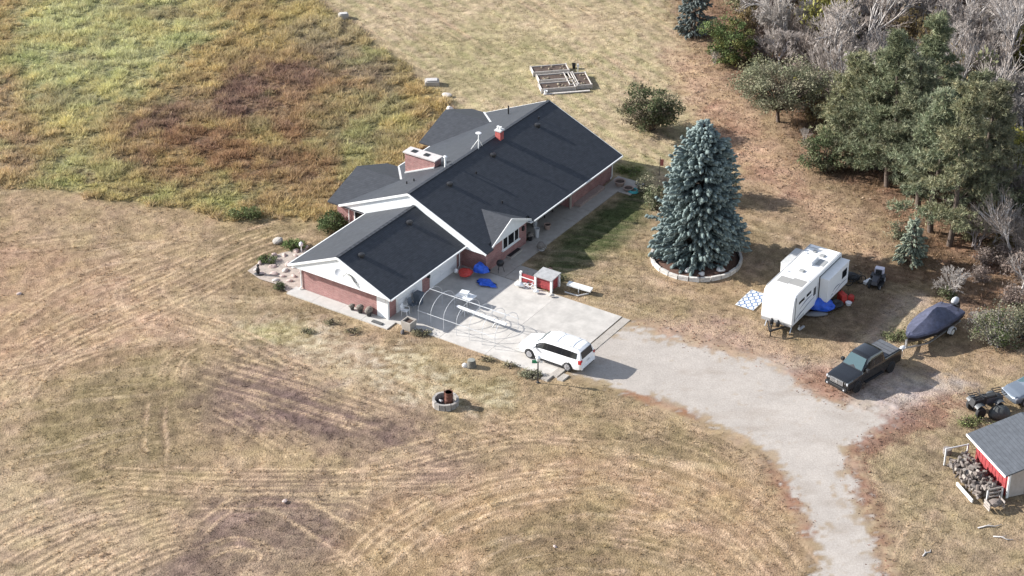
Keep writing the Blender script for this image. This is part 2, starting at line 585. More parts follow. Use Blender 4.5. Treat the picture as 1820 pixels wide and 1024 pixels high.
# back lawn with mower stripes
e0, e1 = G(560, 0), G(800, 185)
ed = (e1 - e0).normalized()
dist_e = (XX - e0.x) * (-ed.y) + (YY - e0.y) * ed.x + WARPX * 0.25 + (XX * 0.02) ** 2 * 3
stripe = 0.5 + 0.5 * np.sin(dist_e * 2 * np.pi / 1.5)
bl = A(186, 168, 126)
C = mix(C, bl, backlawn * 0.9)
C = mix(C, A(163, 154, 106), backlawn * np.clip(stripe * 1.3 - 0.35 + (N_MID - 0.5) * 1.6, 0, 1) * np.clip((N_BIG - 0.25) * 3, 0, 1) * 1.0)
C = mix(C, A(208, 190, 144), backlawn * np.clip((N_SML - 0.5) * 3, 0, 1) * 0.5)
C = mix(C, A(160, 152, 100), region([(720, 60), (860, 20), (960, 60), (1000, 110), (880, 190), (780, 150)], 1.5, 1) * 0.5)
# lawn between house and drive
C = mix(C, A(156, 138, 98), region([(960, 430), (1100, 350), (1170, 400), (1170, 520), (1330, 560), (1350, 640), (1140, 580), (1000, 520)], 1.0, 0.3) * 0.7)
C = mix(C, A(80, 92, 50), region([(940, 475), (1010, 415), (1100, 345), (1150, 325), (1170, 370), (1080, 450), (985, 520)], 0.9, 0.2, 0.6) * 1.0)  # green turf strip, its colour also darkened for the house's cast shadow
C = mix(C, A(140, 140, 80), region([(1080, 290), (1140, 285), (1165, 320), (1120, 335)], 0.6, 0.2) * 0.8)
C = mix(C, A(186, 158, 128), region([(1110, 570), (1240, 560), (1370, 600), (1420, 660), (1330, 650), (1180, 610)], 1.0, 0.5, 1.2) * 1.0)
# woodland floor, leaf-strewn track, worn ground round the vehicles
C = mix(C, A(144, 118, 88), woods)
C = mix(C, A(122, 98, 72), woods * np.clip((N_MID - 0.45) * 4, 0, 1) * 0.8)
C = mix(C, A(164, 124, 92), woods * np.clip((N_SML - 0.55) * 5, 0, 1) * 0.7)
C = mix(C, A(192, 157, 120), track * 0.85)
C = mix(C, A(152, 110, 84), track * np.clip((N_MID - 0.5) * 5, 0, 1) * 0.6)
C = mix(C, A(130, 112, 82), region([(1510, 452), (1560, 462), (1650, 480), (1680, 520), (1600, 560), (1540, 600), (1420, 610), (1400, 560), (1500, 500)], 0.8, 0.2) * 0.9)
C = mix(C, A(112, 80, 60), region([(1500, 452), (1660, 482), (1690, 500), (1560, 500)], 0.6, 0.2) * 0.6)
C = mix(C, A(190, 172, 148), region([(1500, 640), (1540, 590), (1620, 520), (1640, 530), (1580, 600), (1560, 640), (1700, 690), (1640, 720), (1400, 700), (1350, 640), (1420, 640)], 0.9, 0.3, 0.9) * 1.0)
C = mix(C, A(196, 184, 168), region([(1480, 720), (1560, 700), (1640, 680), (1720, 660), (1730, 680), (1660, 710), (1580, 750), (1510, 775)], 0.9, 0.4, 1.6) * 0.95)
C = mix(C, A(146, 138, 92), region([(1555, 590), (1610, 560), (1640, 600), (1590, 625)], 0.8, 0.4) * 0.7)
C = mix(C, A(158, 112, 84), region([(1400, 660), (1470, 640), (1520, 680), (1500, 720), (1430, 700)], 0.7, 0.3) * 0.8)
C = mix(C, A(150, 110, 88), region([(1490, 790), (1560, 745), (1700, 700), (1720, 720), (1620, 770), (1550, 810), (1540, 880), (1575, 960), (1585, 1040), (1560, 1040), (1530, 930), (1505, 860)], 0.7, 0.4, 1.9) * 0.8)
C = mix(C, A(148, 104, 82), region([(1362, 800), (1385, 830), (1428, 890), (1450, 950), (1430, 960), (1400, 900), (1355, 830)], 0.5, 0.2, 1.8) * 0.8)
C = mix(C, A(156, 110, 80), region([(1110, 692), (1180, 708), (1250, 738), (1240, 748), (1170, 722), (1110, 702)], 0.3, 0.1, 1.2) * 0.8)
# the unmown meadow
TG = np.empty_like(C)
TG[:] = A(168, 145, 95)
TG = mix(TG, A(160, 150, 92), np.clip((N_BIG - 0.45) * 4, 0, 1) * 0.6)
TG = mix(TG, A(146, 120, 82), np.clip((N_MID - 0.5) * 4, 0, 1) * 0.55)
TG = mix(TG, A(172, 174, 118), region([(20, 60), (120, -60), (430, -60), (400, 40), (300, 110), (180, 200), (60, 200)], 2, 1.2, 1.2) * 0.85)
TG = mix(TG, A(168, 166, 110), region([(40, 200), (130, 190), (190, 260), (200, 330), (60, 330), (90, 260)], 1.6, 1, 1.2) * 0.8)
TG = mix(TG, A(172, 166, 90), region([(60, 320), (200, 290), (330, 320), (420, 345), (420, 395), (200, 360)], 1.0, 0.8) * 0.7)
TG = mix(TG, A(150, 116, 84), region([(170, 310), (260, 200), (420, 120), (640, 70), (700, 180), (640, 330), (420, 350)], 3.0, 1.0, 1.0) * 0.75)
TG = mix(TG, A(126, 97, 84), region([(140, 300), (250, 215), (400, 150), (540, 85), (650, 80), (660, 120), (520, 160), (380, 210), (250, 250), (200, 310)], 1.6, 1.2, 1.2) * 0.85)
TG = mix(TG, A(146, 110, 74), region([(270, 240), (430, 205), (570, 240), (580, 310), (440, 310), (300, 300)], 1.6, 1.2, 1.2) * 0.75)
TG = mix(TG, A(150, 138, 106), region([(480, 60), (620, 20), (700, 110), (780, 180), (700, 190), (580, 140)], 1.6, 1, 1.2) * 0.7)
TG = mix(TG, A(150, 146, 98), region([(560, 180), (660, 170), (720, 240), (680, 290), (580, 260)], 1.4, 1, 1.4) * 0.6)
TG = mix(TG, A(176, 148, 112), region([(-300, 120), (20, 130), (45, 230), (60, 320), (-300, 330)], 1, 0.6) * 0.8)
TG = mix(TG, A(148, 158, 96), np.clip((vnoise(XX, YY, 4.5, 81, 3) - 0.57) * 7, 0, 1) * 0.4)
TG = mix(TG, A(188, 166, 96), np.clip((vnoise(XX, YY, 3.5, 82, 3) - 0.56) * 7, 0, 1) * 0.35)
TG = mix(TG, A(132, 108, 92), np.clip((vnoise(XX * 0.7, YY, 3.5, 83, 3) - 0.58) * 7, 0, 1) * 0.35 * (XX > -44))
TG *= (0.82 + 0.36 * vnoise(XX, YY, 1.0, 30, 2))[..., None]
TG = mix(TG, A(184, 156, 90), region([(700, 140), (740, 145), (800, 190), (770, 205), (720, 180)], 0.7, 0.4) * 0.7)
tl = TG @ np.array([0.3, 0.55, 0.15])
TG = TG * 0.92 + tl[..., None] * 0.08
C = C * (1 - tall_s[..., None]) + TG * tall_s[..., None]

# arcs of the mower: long thin streaks that follow circles across the field
def arcs(px, py, seed, wid=0.26):
    c = G(px, py)
    r = np.hypot(XX - c.x, YY - c.y) + (N_BIG - 0.5) * 3.0
    th = np.arctan2(YY - c.y, XX - c.x) * 40
    return vnoise(r, th * 0.035, wid, seed, 2, 0.6) * 0.6 + vnoise(r + 50, th * 0.05, wid * 3.2, seed + 5, 2, 0.6) * 0.4
w1 = np.clip(blur(inpoly(pxpoly([(560, 1100), (600, 860), (760, 760), (1000, 720), (1300, 760), (1480, 1100)])).astype(float), 4), 0, 1)
w2 = np.clip(blur(inpoly(pxpoly([(330, 640), (420, 590), (620, 600), (900, 720), (800, 820), (560, 850), (330, 800)])).astype(float), 3.5), 0, 1) * (1 - w1)
st = arcs(1050, 1160, 71) * w1 + arcs(1500, -700, 72) * w2 + arcs(430, 1500, 73) * (1 - w1 - w2)
st_f = (st - 0.5) * 2.2
fieldm = (1 - tall_s) * (1 - woods) * (1 - backlawn * 0.5) * np.clip(0.35 + 1.6 * (vnoise(XX, YY, 7, 74, 2) - 0.3), 0.15, 1)
C = mix(C, A(210, 186, 148), np.clip(st_f, 0, 1) * fieldm * 0.75)
C = mix(C, A(126, 108, 84), np.clip(-st_f, 0, 1) * fieldm * 0.75)
# tracks that mower and tyres left in the cut hay: lighter straw thrown up, darker pressed lanes
light = np.zeros((NY, NX))
dark = np.zeros((NY, NX))
def spline(pts, n=200):
    P = np.array([(p.x, p.y) for p in pts])
    t = np.concatenate([[0], np.cumsum(np.hypot(*np.diff(P, axis=0).T))])
    s = np.linspace(0, t[-1], n)
    q = np.stack([np.interp(s, t, P[:, 0]), np.interp(s, t, P[:, 1])], 1)
    for _ in range(3):
        k = max(3, n // 14)
        pad = np.concatenate([2 * q[:1] - q[k:0:-1], q, 2 * q[-1:] - q[-2:-k - 2:-1]])
        ker = np.ones(2 * k + 1) / (2 * k + 1)
        q = np.stack([np.convolve(pad[:, a], ker, 'valid') for a in (0, 1)], 1)
    return q
def lane(pts, n=1, gap=0.9, w=1.0, dk=0.0):
    if n > 2:
        n, gap, w = int(n * 1.6), gap * 0.64, w * 0.85
    P = [G(*p) for p in pts]
    L = sum((P[i + 1] - P[i]).length for i in range(len(P) - 1))
    m = int(L / 0.04) + 10
    q = spline(P, m)
    d = np.gradient(q, axis=0)
    d /= np.linalg.norm(d, axis=1)[:, None] + 1e-9
    nr = np.stack([-d[:, 1], d[:, 0]], 1)
    tt = np.linspace(0, L, m)
    for k in range(n):
        off = (k - (n - 1) / 2) * gap + RNG.uniform(-0.35, 0.35) * gap
        lo, hi = RNG.uniform(0, 0.10) * L, L * (1 - RNG.uniform(0, 0.10))
        if n == 1:
            lo, hi = 0, L
        sel = (tt >= lo) & (tt <= hi)
        fade = np.clip(np.minimum(tt - lo, hi - tt) / 2.0, 0, 1)[sel]
        wob = vnoise(tt[sel], tt[sel] * 0 + k * 9.1 + L, 3, 8, 2) - 0.5
        brk = np.clip(vnoise(tt[sel], tt[sel] * 0 + k * 5.7 + L, 1.6, 9, 3) * 2.2 - 0.35, 0.15, 1.2)
        q2 = q[sel] + nr[sel] * (off + wob * 0.35)[:, None]
        for rep in range(3):
            q3 = q2 + RNG.normal(0, 0.05, q2.shape)
            i = ((q3[:, 0] - GX0) / DX + 0.5).astype(int)
            j = ((q3[:, 1] - GY0) / DX + 0.5).astype(int)
            ok = (i >= 0) & (i < NX) & (j >= 0) & (j < NY)
            np.add.at(light, (j[ok], i[ok]), (w * fade * brk)[ok] * 0.13)
            if dk:
                q4 = q3 - nr[sel] * 0.28
                i = ((q4[:, 0] - GX0) / DX + 0.5).astype(int)
                j = ((q4[:, 1] - GY0) / DX + 0.5).astype(int)
                ok = (i >= 0) & (i < NX) & (j >= 0) & (j < NY)
                np.add.at(dark, (j[ok], i[ok]), (dk * fade * brk)[ok] * 0.13)
lane([(20, 655), (110, 600), (210, 555), (330, 500), (440, 440), (560, 405)], 6, 1.0, 0.8, 0.5)
lane([(235, 488), (212, 505), (207, 532), (222, 562), (280, 584), (360, 600), (440, 615)], 2, 0.5, 1.0, 0.3)
lane([(285, 480), (266, 500), (264, 522), (290, 550), (400, 590), (470, 620)], 2, 1.3, 0.9, 0.2)
lane([(250, 540), (340, 570), (430, 600), (500, 640), (600, 680)], 3, 1.1, 0.8, 0.7)
lane([(-30, 665), (60, 652), (130, 632), (220, 605)], 3, 0.8, 0.7, 0.8)
lane([(277, 700), (273, 760), (275, 835)], 2, 1.5, 0.9, 0.9)
lane([(150, 838), (300, 852), (500, 856), (700, 852), (860, 850)], 4, 0.75, 0.9, 0.5)
lane([(180, 880), (300, 890), (460, 884), (700, 890)], 3, 0.9, 0.6, 0.4)
lane([(330, 640), (430, 670), (560, 705), (720, 760)], 5, 0.95, 0.8, 0.5)
lane([(360, 700), (430, 730), (520, 790), (600, 830)], 4, 0.8, 0.6, 0.5)
lane([(300, 690), (300, 650), (330, 620), (380, 600)], 4, 0.7, 0.7, 0.3)
lane([(640, 1035), (690, 970), (760, 920), (850, 880), (940, 858), (1060, 850)], 5, 0.85, 1.1, 0.4)
lane([(1020, 830), (1160, 850), (1280, 900), (1370, 970), (1420, 1040)], 6, 0.95, 0.8, 0.4)
lane([(1040, 930), (1160, 950), (1280, 990), (1350, 1040)], 4, 0.9, 0.7, 0.4)
lane([(-20, 1010), (60, 965), (160, 925), (270, 905)], 9, 1.0, 0.9, 0.9)
lane([(90, 1040), (180, 985), (280, 940), (360, 925)], 7, 0.9, 0.8, 0.9)
lane([(330, 960), (380, 910), (440, 872)], 2, 1.5, 1.0, 0.3)
lane([(500, 885), (600, 950), (720, 1020)], 2, 1.5, 0.9, 0.2)
lane([(520, 880), (640, 900), (760, 960), (800, 1030)], 3, 1.2, 0.6, 0.3)
lane([(620, 840), (760, 805), (900, 768), (1010, 770)], 4, 0.9, 0.7, 0.3)
lane([(-20, 620), (110, 530), (240, 470), (420, 415)], 4, 1.3, 0.6, 0.4)
lane([(-20, 760), (20, 690), (80, 630), (170, 590)], 4, 1.1, 0.7, 0.4)
lane([(-20, 440), (100, 430), (220, 415)], 3, 1.2, 0.6, 0.4)
lane([(1070, 720), (1160, 760), (1290, 800), (1350, 860)], 3, 1.0, 0.5, 0.3)
lane([(640, 640), (760, 690), (900, 760), (1080, 780)], 3, 1.3, 0.5, 0.3)
lane([(340, 990), (420, 960), (480, 985), (440, 1030)], 3, 0.7, 0.7, 0.3)
lane([(540, 1010), (610, 985), (650, 1010), (640, 1050)], 3, 0.7, 0.7, 0.3)
lane([(1580, 1030), (1640, 900), (1660, 840)], 2, 1.6, 0.4, 0.3)
for s in range(14):
    a, b = RNG.uniform(600, 1150), RNG.uniform(10, 150)
    lane([(a, b - 30), (a + 60, b + 8), (a + 110, b + 44)], 2, 0.7, 0.4, 0.4)
keep = 1 - tall_s
LT = np.clip(light + 0.25 * blur(light, 0.2), 0, 1.2) * keep
DK = np.clip(dark + 0.3 * blur(dark, 0.2), 0, 1.1) * keep
C = mix(C, A(124, 105, 80), np.clip(DK, 0, 1) * 0.6)
C = mix(C, A(210, 181, 138), np.clip(LT, 0, 1) * 0.75)
# fine mottling of straw, soil and green that the cut sward has
C *= (0.66 + 0.68 * N_FIN + 0.40 * (N_SML - 0.5))[..., None]
hue = (vnoise(XX, YY, 1.4, 12, 3) - 0.5)
C[..., 1] *= 1 + 0.10 * hue
C[..., 2] *= 1 - 0.16 * hue

lum = C @ np.array([0.3, 0.55, 0.15])
C = C * 0.84 + lum[..., None] * 0.16 * np.array([1.03, 1.0, 0.98])
C *= np.where(tall_s[..., None] > 0.5, 1.0, 1.05) * np.where(tall_s[..., None] > 0.5, np.array([1.0, 1.0, 1.0]), np.array([1.02, 0.99, 1.05]))
# no turf under buildings, paving, drive and beds
DRIVE = [(1473, 1060), (1468, 1010), (1452, 960), (1425, 890), (1390, 832), (1362, 796), (1300, 764), (1240, 734), (1180, 709), (1110, 688), (1060, 671), (1030, 660), (1002, 652), (1047, 621), (1108, 577), (1150, 590), (1230, 614),
         (1330, 640), (1385, 655), (1420, 688), (1470, 714), (1530, 730), (1570, 730), (1580, 742), (1550, 762), (1502, 786), (1497, 812), (1512, 870), (1540, 950), (1562, 1015), (1572, 1060)]
drive_w = pxpoly(DRIVE)
hard = inpoly(drive_w)
def uvrect(u0, u1, v0, v1):
    return [UV(u0, v0), UV(u1, v0), UV(u1, v1), UV(u0, v1)]
for rc in [(0.4, 10.4, -4.2, 18.8), (-0.5, 0.7, -4.9, 4.8), (9.9, 27.4, -7.0, 8.0), (9.9, 29.2, -7.2, 6.2)]:
    hard |= inpoly(uvrect(*rc))
rockbed = pxpoly([(440, 482), (462, 466), (500, 450), (545, 440), (545, 470), (545, 528), (512, 520), (490, 505), (462, 497)])
hard |= inpoly(rockbed)
ringc = Vector((14.2, 133.6, 0))
hard |= (XX - ringc.x) ** 2 + (YY - ringc.y) ** 2 < 3.5 ** 2
soft_hard = np.clip(blur(hard.astype(float), 0.8) * 1.6, 0, 1)
C = mix(C, A(172, 158, 140), np.clip(blur(inpoly(drive_w).astype(float), 0.7) * 1.2 + (N_SML - 0.6) * 1.4, 0, 1) * (blur(inpoly(drive_w).astype(float), 0.9) > 0.02) * 0.75)
ZZ = ((vnoise(XX, YY, 6, 20, 3) - 0.5) * 0.22 + (N_SML - 0.5) * 0.10 + (N_FIN - 0.5) * 0.05 + LT * 0.012 - DK * 0.012) * (1 - soft_hard)
ZZ += tall_s * (0.05 + 0.25 * (N_MID - 0.4))
ZZ -= 0.03 * (soft_hard > 0.3)

def sample(F, x, y):
    i = np.clip(((x - GX0) / DX + 0.5).astype(int), 0, NX - 1)
    j = np.clip(((y - GY0) / DX + 0.5).astype(int), 0, NY - 1)
    return F[j, i]

# outer rings carry the same turf to the horizon
ext = np.array([2, 6, 15, 40, 100, 250, 600, 1500, 3500.0])
ax = np.concatenate([GX0 - ext[::-1], gx, gx[-1] + ext])
ay = np.concatenate([GY0 - ext[::-1], gy, gy[-1] + ext])
AX, AY = np.meshgrid(ax, ay)
n = len(ext)
AZ = np.pad(ZZ, n, mode='edge')
AC = np.pad(C, ((n, n), (n, n), (0, 0)), mode='edge')
out = (AX < GX0) | (AX > gx[-1]) | (AY < GY0) | (AY > gy[-1])
AZ[out] = -0.02
far = A(162, 140, 100)
AC[out] = np.array(far) * (0.8 + 0.4 * vnoise(AX[out], AY[out], 30, 40, 3))[:, None]
h, w = AX.shape
idx = np.arange(h * w).reshape(h, w)
F = np.stack([idx[:-1, :-1], idx[:-1, 1:], idx[1:, 1:], idx[1:, :-1]], -1).reshape(-1, 4)
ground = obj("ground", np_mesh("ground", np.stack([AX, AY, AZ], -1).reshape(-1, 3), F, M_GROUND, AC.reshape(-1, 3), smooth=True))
ground["kind"] = "structure"

# ------------------------------------------------------------------ grass: countless blades
def blades(n_t, region_fn, per, hmin, hmax, wid, lean, name, label, colvar=0.25, bright=1.25):
    x = RNG.uniform(-54, 54, n_t)
    y = RNG.uniform(91, 189, n_t)
    lim = 0.262 * (y * math.cos(PITCH) + CAMH * math.sin(PITCH)) + 2
    p = region_fn(x, y)
    ok = (np.abs(x) < lim) & (RNG.random(n_t) < p)
    x, y = x[ok], y[ok]
    m = len(x)
    z = sample(ZZ, x, y)
    c = sample(C, x, y)
    hh = (hmin + (hmax - hmin) * np.clip(vnoise(x, y, 1.0, 30, 2) * 2.0 - 0.5, 0, 1)) * RNG.uniform(0.7, 1.25, m)
    base = np.stack([x, y, z], 1)
    V = np.zeros((m, per, 3, 3))
    a = RNG.uniform(0, 2 * np.pi, (m, per))
    b = RNG.uniform(0, 2 * np.pi, (m, per))
    rr = RNG.uniform(0, 1, (m, per)) * hh[:, None] * 0.35
    root = base[:, None, :] + np.stack([np.cos(b) * rr, np.sin(b) * rr, np.zeros_like(rr) - 0.02], -1)
    side = np.stack([np.cos(a), np.sin(a), np.zeros_like(a)], -1) * (wid * RNG.uniform(0.6, 1.3, (m, per)))[..., None] / 2
    L = hh[:, None] * RNG.uniform(0.6, 1.15, (m, per))
    ln = RNG.uniform(0.1, lean, (m, per))
    tip = root + np.stack([np.cos(b) * L * ln, np.sin(b) * L * ln, L], -1)
    V[:, :, 0] = root - side
    V[:, :, 1] = root + side
    V[:, :, 2] = tip
    cc = c[:, None, None, :] * (bright * (1 + colvar * RNG.uniform(-1, 1, (m, per, 1, 1)))) * np.ones((1, 1, 3, 1))
    cc[..., 2] *= 1 + 0.1 * RNG.uniform(-1, 1, (m, per, 1))
    V = V.reshape(-1, 3)
    o = obj(name, np_mesh(name, V, np.arange(len(V)).reshape(-1, 3), M_GRASSBL, np.clip(cc, 0, 0.8).reshape(-1, 3)))
    o["kind"] = "stuff"
    o["label"] = label
    o["category"] = "grass"
    return o
hard_s = blur(hard.astype(float), 0.15)
tall_mask = tall * (hard_s < 0.1)
if True: blades(330000, lambda x, y: sample(tall_mask, x, y) * (0.45 + 0.55 * sample(np.clip(N_SML * 2 - 0.5, 0, 1), x, y)), 7, 0.1, 0.6, 0.08, 1.3, "meadow_grass", "tall unmown golden and green grass of the meadow behind the house", bright=1.95)
short_mask = (1 - tall) * (hard_s < 0.12)
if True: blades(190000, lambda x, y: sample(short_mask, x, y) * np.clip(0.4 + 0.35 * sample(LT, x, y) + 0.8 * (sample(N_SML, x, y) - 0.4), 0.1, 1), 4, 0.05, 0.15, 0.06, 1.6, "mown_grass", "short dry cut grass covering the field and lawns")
# ------------------------------------------------------------------ gravel drive and paving
def drive_mat():
    m = mat("gravel", A(196, 186, 175), 0.95, var=0.14, scale=1.1, bump=0.7, bscale=22, detail=10)
    return m
dm = blur(inpoly(drive_w, XX + WARPX * 0.1, YY + WARPY * 0.1).astype(float), 0.8)
on = dm > 0.03
on[inpoly(uvrect(0.5, 10.4, 4.0, 18.2))] = False
jj, ii = np.nonzero(on[:-1, :-1])
vid = jj * NX + ii
quads = np.stack([vid, vid + 1, vid + 1 + NX, vid + NX], 1)
used, inv = np.unique(quads, return_inverse=True)
px_, py_ = gx[used % NX], gy[used // NX]
md = dm.ravel()[used]
gm = np.clip((md - 0.5 - (N_MID.ravel()[used] * 0.2 + N_SML.ravel()[used] * 0.35 + N_FIN.ravel()[used] * 0.45 - 0.5) * 2.1) / 0.3 + 0.5, 0, 1)
gcol = np.array(A(198, 189, 180)) * (0.82 + 0.22 * vnoise(px_, py_, 2.2, 62, 4) + 0.14 * vnoise(px_, py_, 0.4, 63, 2))[:, None]
lane_ = np.clip(vnoise(px_ * 0.6, py_, 1.4, 64, 3) * 4 - 2.3, 0, 1) * 0.5
gcol = gcol * (1 - lane_[:, None]) + np.array(A(172, 160, 148)) * lane_[:, None]
dcol = C.reshape(-1, 3)[used] * (1 - gm[:, None]) + gcol * gm[:, None]
dz_ = np.where(md < 0.1, ZZ.ravel()[used] + 0.004, np.maximum(ZZ.ravel()[used] + 0.006, 0.012 * np.clip(md * 3, 0, 1)))
driveway = obj("driveway", np_mesh("driveway", np.stack([px_, py_, dz_], 1), inv.reshape(-1, 4), attr_mat("gravel_turf", rough=1.0, var=0.2, scale=7, spec=0.03, bump=0.5, bscale=16, bdist=0.04), dcol, smooth=True))
driveway["kind"] = "structure"

def H3(u, v, z):           # house frame: u along the ridge, v towards the drive
    return (u, -v, z)
def house_empty(name):
    o = bpy.data.objects.new(name, None)
    o.location = HO
    o.rotation_euler = (0, 0, YAW)
    link(o)
    return o
apron = house_empty("concrete_apron")
apron["kind"] = "structure"
rr = random.Random(5)
def slab(par, u0, u1, v0, v1, z, m=None, gap=0.008):
    t = [rr.uniform(-0.006, 0.006) for _ in range(4)]
    b = MB(H3)
    g = gap
    b.hexa([(u0 + g, v0 + g, z - 0.2), (u1 - g, v0 + g, z - 0.2), (u1 - g, v1 - g, z - 0.2), (u0 + g, v1 - g, z - 0.2),
            (u0 + g, v0 + g, z + t[0]), (u1 - g, v0 + g, z + t[1]), (u1 - g, v1 - g, z + t[2]), (u0 + g, v1 - g, z + t[3])])
    return b.build("slab", m or M_CONC, par)
def mixc(i):
    f = rr.uniform(0.93, 1.05)
    base = A(214, 208, 200)
    return mat("concrete_%d" % i, tuple(c * f for c in base), 0.85, var=0.2, scale=0.9, bump=0.3, bscale=40, detail=12)
uc = [0.55, 5.4, 10.35]
vc = [4.0, 8.6, 12.6, 18.1]
k = 0
for i in range(2):
    for j in range(3):
        slab(apron, uc[i], uc[i + 1], vc[j], vc[j + 1], 0.05, mixc(k % 6))
        k += 1
edge = house_empty("paving_edge")
edge["kind"] = "structure"
for i in range(4):
    slab(edge, 4.9 + i * 1.35, 4.9 + (i + 1) * 1.35, 18.2, 18.85, 0.04, M_CONC2)
walk = house_empty("front_walk")
walk["kind"] = "structure"
us = [10.4, 12.3, 14.2, 16.4, 18.6, 20.8, 23.0, 25.0, 27.2]
for i in range(8):
    slab(walk, us[i], us[i + 1], 4.3 if 16 < us[i] < 22 else 6.05, 7.7, 0.06, M_CONC2)
slab(walk, 10.4, 12.6, 7.72, 9.6, 0.055, M_CONC2)
slab(walk, 27.2, 29.6, 6.3, 8.9, 0.05, M_CONC2)
gw = house_empty("gable_walk")
gw["kind"] = "structure"
vs = [-4.6, -2.2, 0.2, 2.4, 4.75]
for i in range(4):
    slab(gw, -0.55, 0.62, vs[i], vs[i + 1], 0.05, M_CONC)
for i, (a, b, w, h) in enumerate([(973, 671, 0.9, 0.55), (992, 663, 1.2, 0.6), (1001, 672, 0.9, 0.5)]):
    p = G(a, b)
    o = MB().hexa([(-w / 2, -h / 2, -0.05), (w / 2, -h / 2, -0.05), (w / 2, h / 2, -0.05), (-w / 2, h / 2, -0.05), (-w / 2 + .04, -h / 2 + .04, 0.09), (w / 2 - .04, -h / 2 + .02, 0.1), (w / 2 - .03, h / 2 - .03, 0.09), (-w / 2 + .02, h / 2, 0.1)]).build("stepping_slab", M_CONC2, None, loc=p, rot=(0, 0, YAW))
    tag(o, ["pale stepping slab nearest the lamp post", "large pale stepping slab by the minivan's rear wheel", "small pale stepping slab below the minivan's rear wheel"][i], "slab")
rb = MB()
rbp = [(p.x, p.y) for p in rockbed]
rb.add([(x, y, 0.03) for x, y in rbp], [tuple(range(len(rbp)))])
rbo = rb.build("rock_bed", mat("pink_gravel", A(196, 182, 170), 1.0, var=0.25, scale=3, bump=0.8, bscale=20, detail=10))
rbo["kind"] = "structure"
for p in rbo.data.polygons:
    pass

# ------------------------------------------------------------------ the house
house = thing("house", "long red brick house with charcoal shingle roof and attached garage", "house", HO, YAW)
def part(mb, name, m, parent=house, **k):
    return mb.build(name, m, parent, **k)
ZE, ZR = 2.236, 4.289                       # garage eave and ridge
MV, MZ, SL = -0.51, 5.2, 0.434              # main ridge line, slope
def mz(v): return MZ - SL * abs(v - MV)
FE, RE = 6.65, -7.34
U0, U1 = 9.55, 29.55
# walls (brick)
part(MB(H3).box(0.65, 10.2, -3.98, 3.98, -0.1, 2.2), "garage_wall", M_BRICK)
foot = [(10.15, -6.7), (28.95, -6.7), (28.95, 6.05), (22.6, 6.05), (22.6, 4.1), (15.75, 4.1), (15.75, 6.2), (10.15, 6.2)]
part(MB(H3).prism(foot, -0.1, 2.04, 'z'), "wall", M_BRICK)
# roofs
def roofslab(name, poly, parent=house):
    r = part(MB(H3).slab(poly, 0.10), name, M_SHINGLE, parent)
    return r
BN = 6.12
r_front = roofslab("roof", [(U0, MV, MZ), (U1, MV, MZ), (U1, FE, mz(FE)), (16.1, FE, mz(FE)), (16.1, BN, mz(BN)), (10.55, BN, mz(BN)), (10.55, FE, mz(FE)), (U0, FE, mz(FE))])
r_rear = roofslab("roof", [(U0, MV, MZ), (U0, RE, mz(RE)), (U1, RE, mz(RE)), (U1, MV, MZ)])
g_front = roofslab("garage_roof", [(0, 0, ZR), (10.1, 0, ZR), (10.1, 4.7, ZE), (0, 4.7, ZE)])
g_rear = roofslab("garage_roof", [(0, 0, ZR), (0, -4.7, ZE), (10.1, -4.7, ZE), (10.1, 0, ZR)])
def ridgecap(a, b, parent):
    m = MB(H3)
    a, b = Vector(a), Vector(b)
    n = int((b - a).length / 0.5)
    for i in range(n):
        p, q = a.lerp(b, i / n), a.lerp(b, (i + 0.96) / n)
        m.bar(p + Vector((0, 0, 0.012)), q + Vector((0, 0, 0.03)), 0.26, 0.03)
    return part(m, "ridge_cap", M_SHINGLE, parent)
ridgecap((U0, MV, MZ), (U1, MV, MZ), r_front)
ridgecap((0, 0, ZR), (9.6, 0, ZR), g_front)
# rear cross gables
def cross(uc, hw, zr, vend, zeave):
    vin = MV - (MZ - zr) / SL + 0.25
    a = roofslab("cross_roof", [(uc, vin, zr), (uc - hw, vin, zeave), (uc - hw, vend, zeave), (uc, vend, zr)])
    b = roofslab("cross_roof", [(uc, vin, zr), (uc, vend, zr), (uc + hw, vend, zeave), (uc + hw, vin, zeave)])
    part(MB(H3).box(uc - hw + 0.6, uc + hw - 0.6, vend + 0.5, -6.6, -0.1, zeave - 0.08), "wing_wall", M_BRICK)
    part(MB(H3).prism([(uc - hw + 0.15, zeave - 0.1), (uc + hw - 0.15, zeave - 0.1), (uc, zr - 0.14)], vend + 0.05, vend + 0.5, 'y'), "gable_siding", M_SIDING)
    # valley flashing
    va = Vector((uc + hw * 0.98, RE + 0.05, mz(RE) + 0.03))
    vb = Vector((uc, MV - (MZ - zr) / SL, zr + 0.03))
    part(MB(H3).bar(va, vb, 0.16, 0.02), "valley_flashing", M_LGREY, b)
cross(13.55, 3.98, 3.62, -8.5, 2.2)
cross(26.0, 3.9, 3.68, -8.6, 2.2)
# front gable over the dining bay
DU, DH, DZ, DV = 13.35, 2.8, 3.40, 6.42
vin = MV + (MZ - DZ) / SL - 0.2
fa = roofslab("front_gable_roof", [(DU, vin, DZ), (DU - DH, vin, DZ - DH * 0.46), (DU - DH, DV, DZ - DH * 0.46), (DU, DV, DZ)])
fb = roofslab("front_gable_roof", [(DU, vin, DZ), (DU, DV, DZ), (DU + DH, DV, DZ - DH * 0.46), (DU + DH, vin, DZ - DH * 0.46)])
part(MB(H3).prism([(DU - DH + 0.05, DZ - DH * 0.46 - 0.12), (DU + DH - 0.05, DZ - DH * 0.46 - 0.12), (DU, DZ - 0.11)], 6.0, 6.31, 'y'), "gable_siding", M_SIDING)
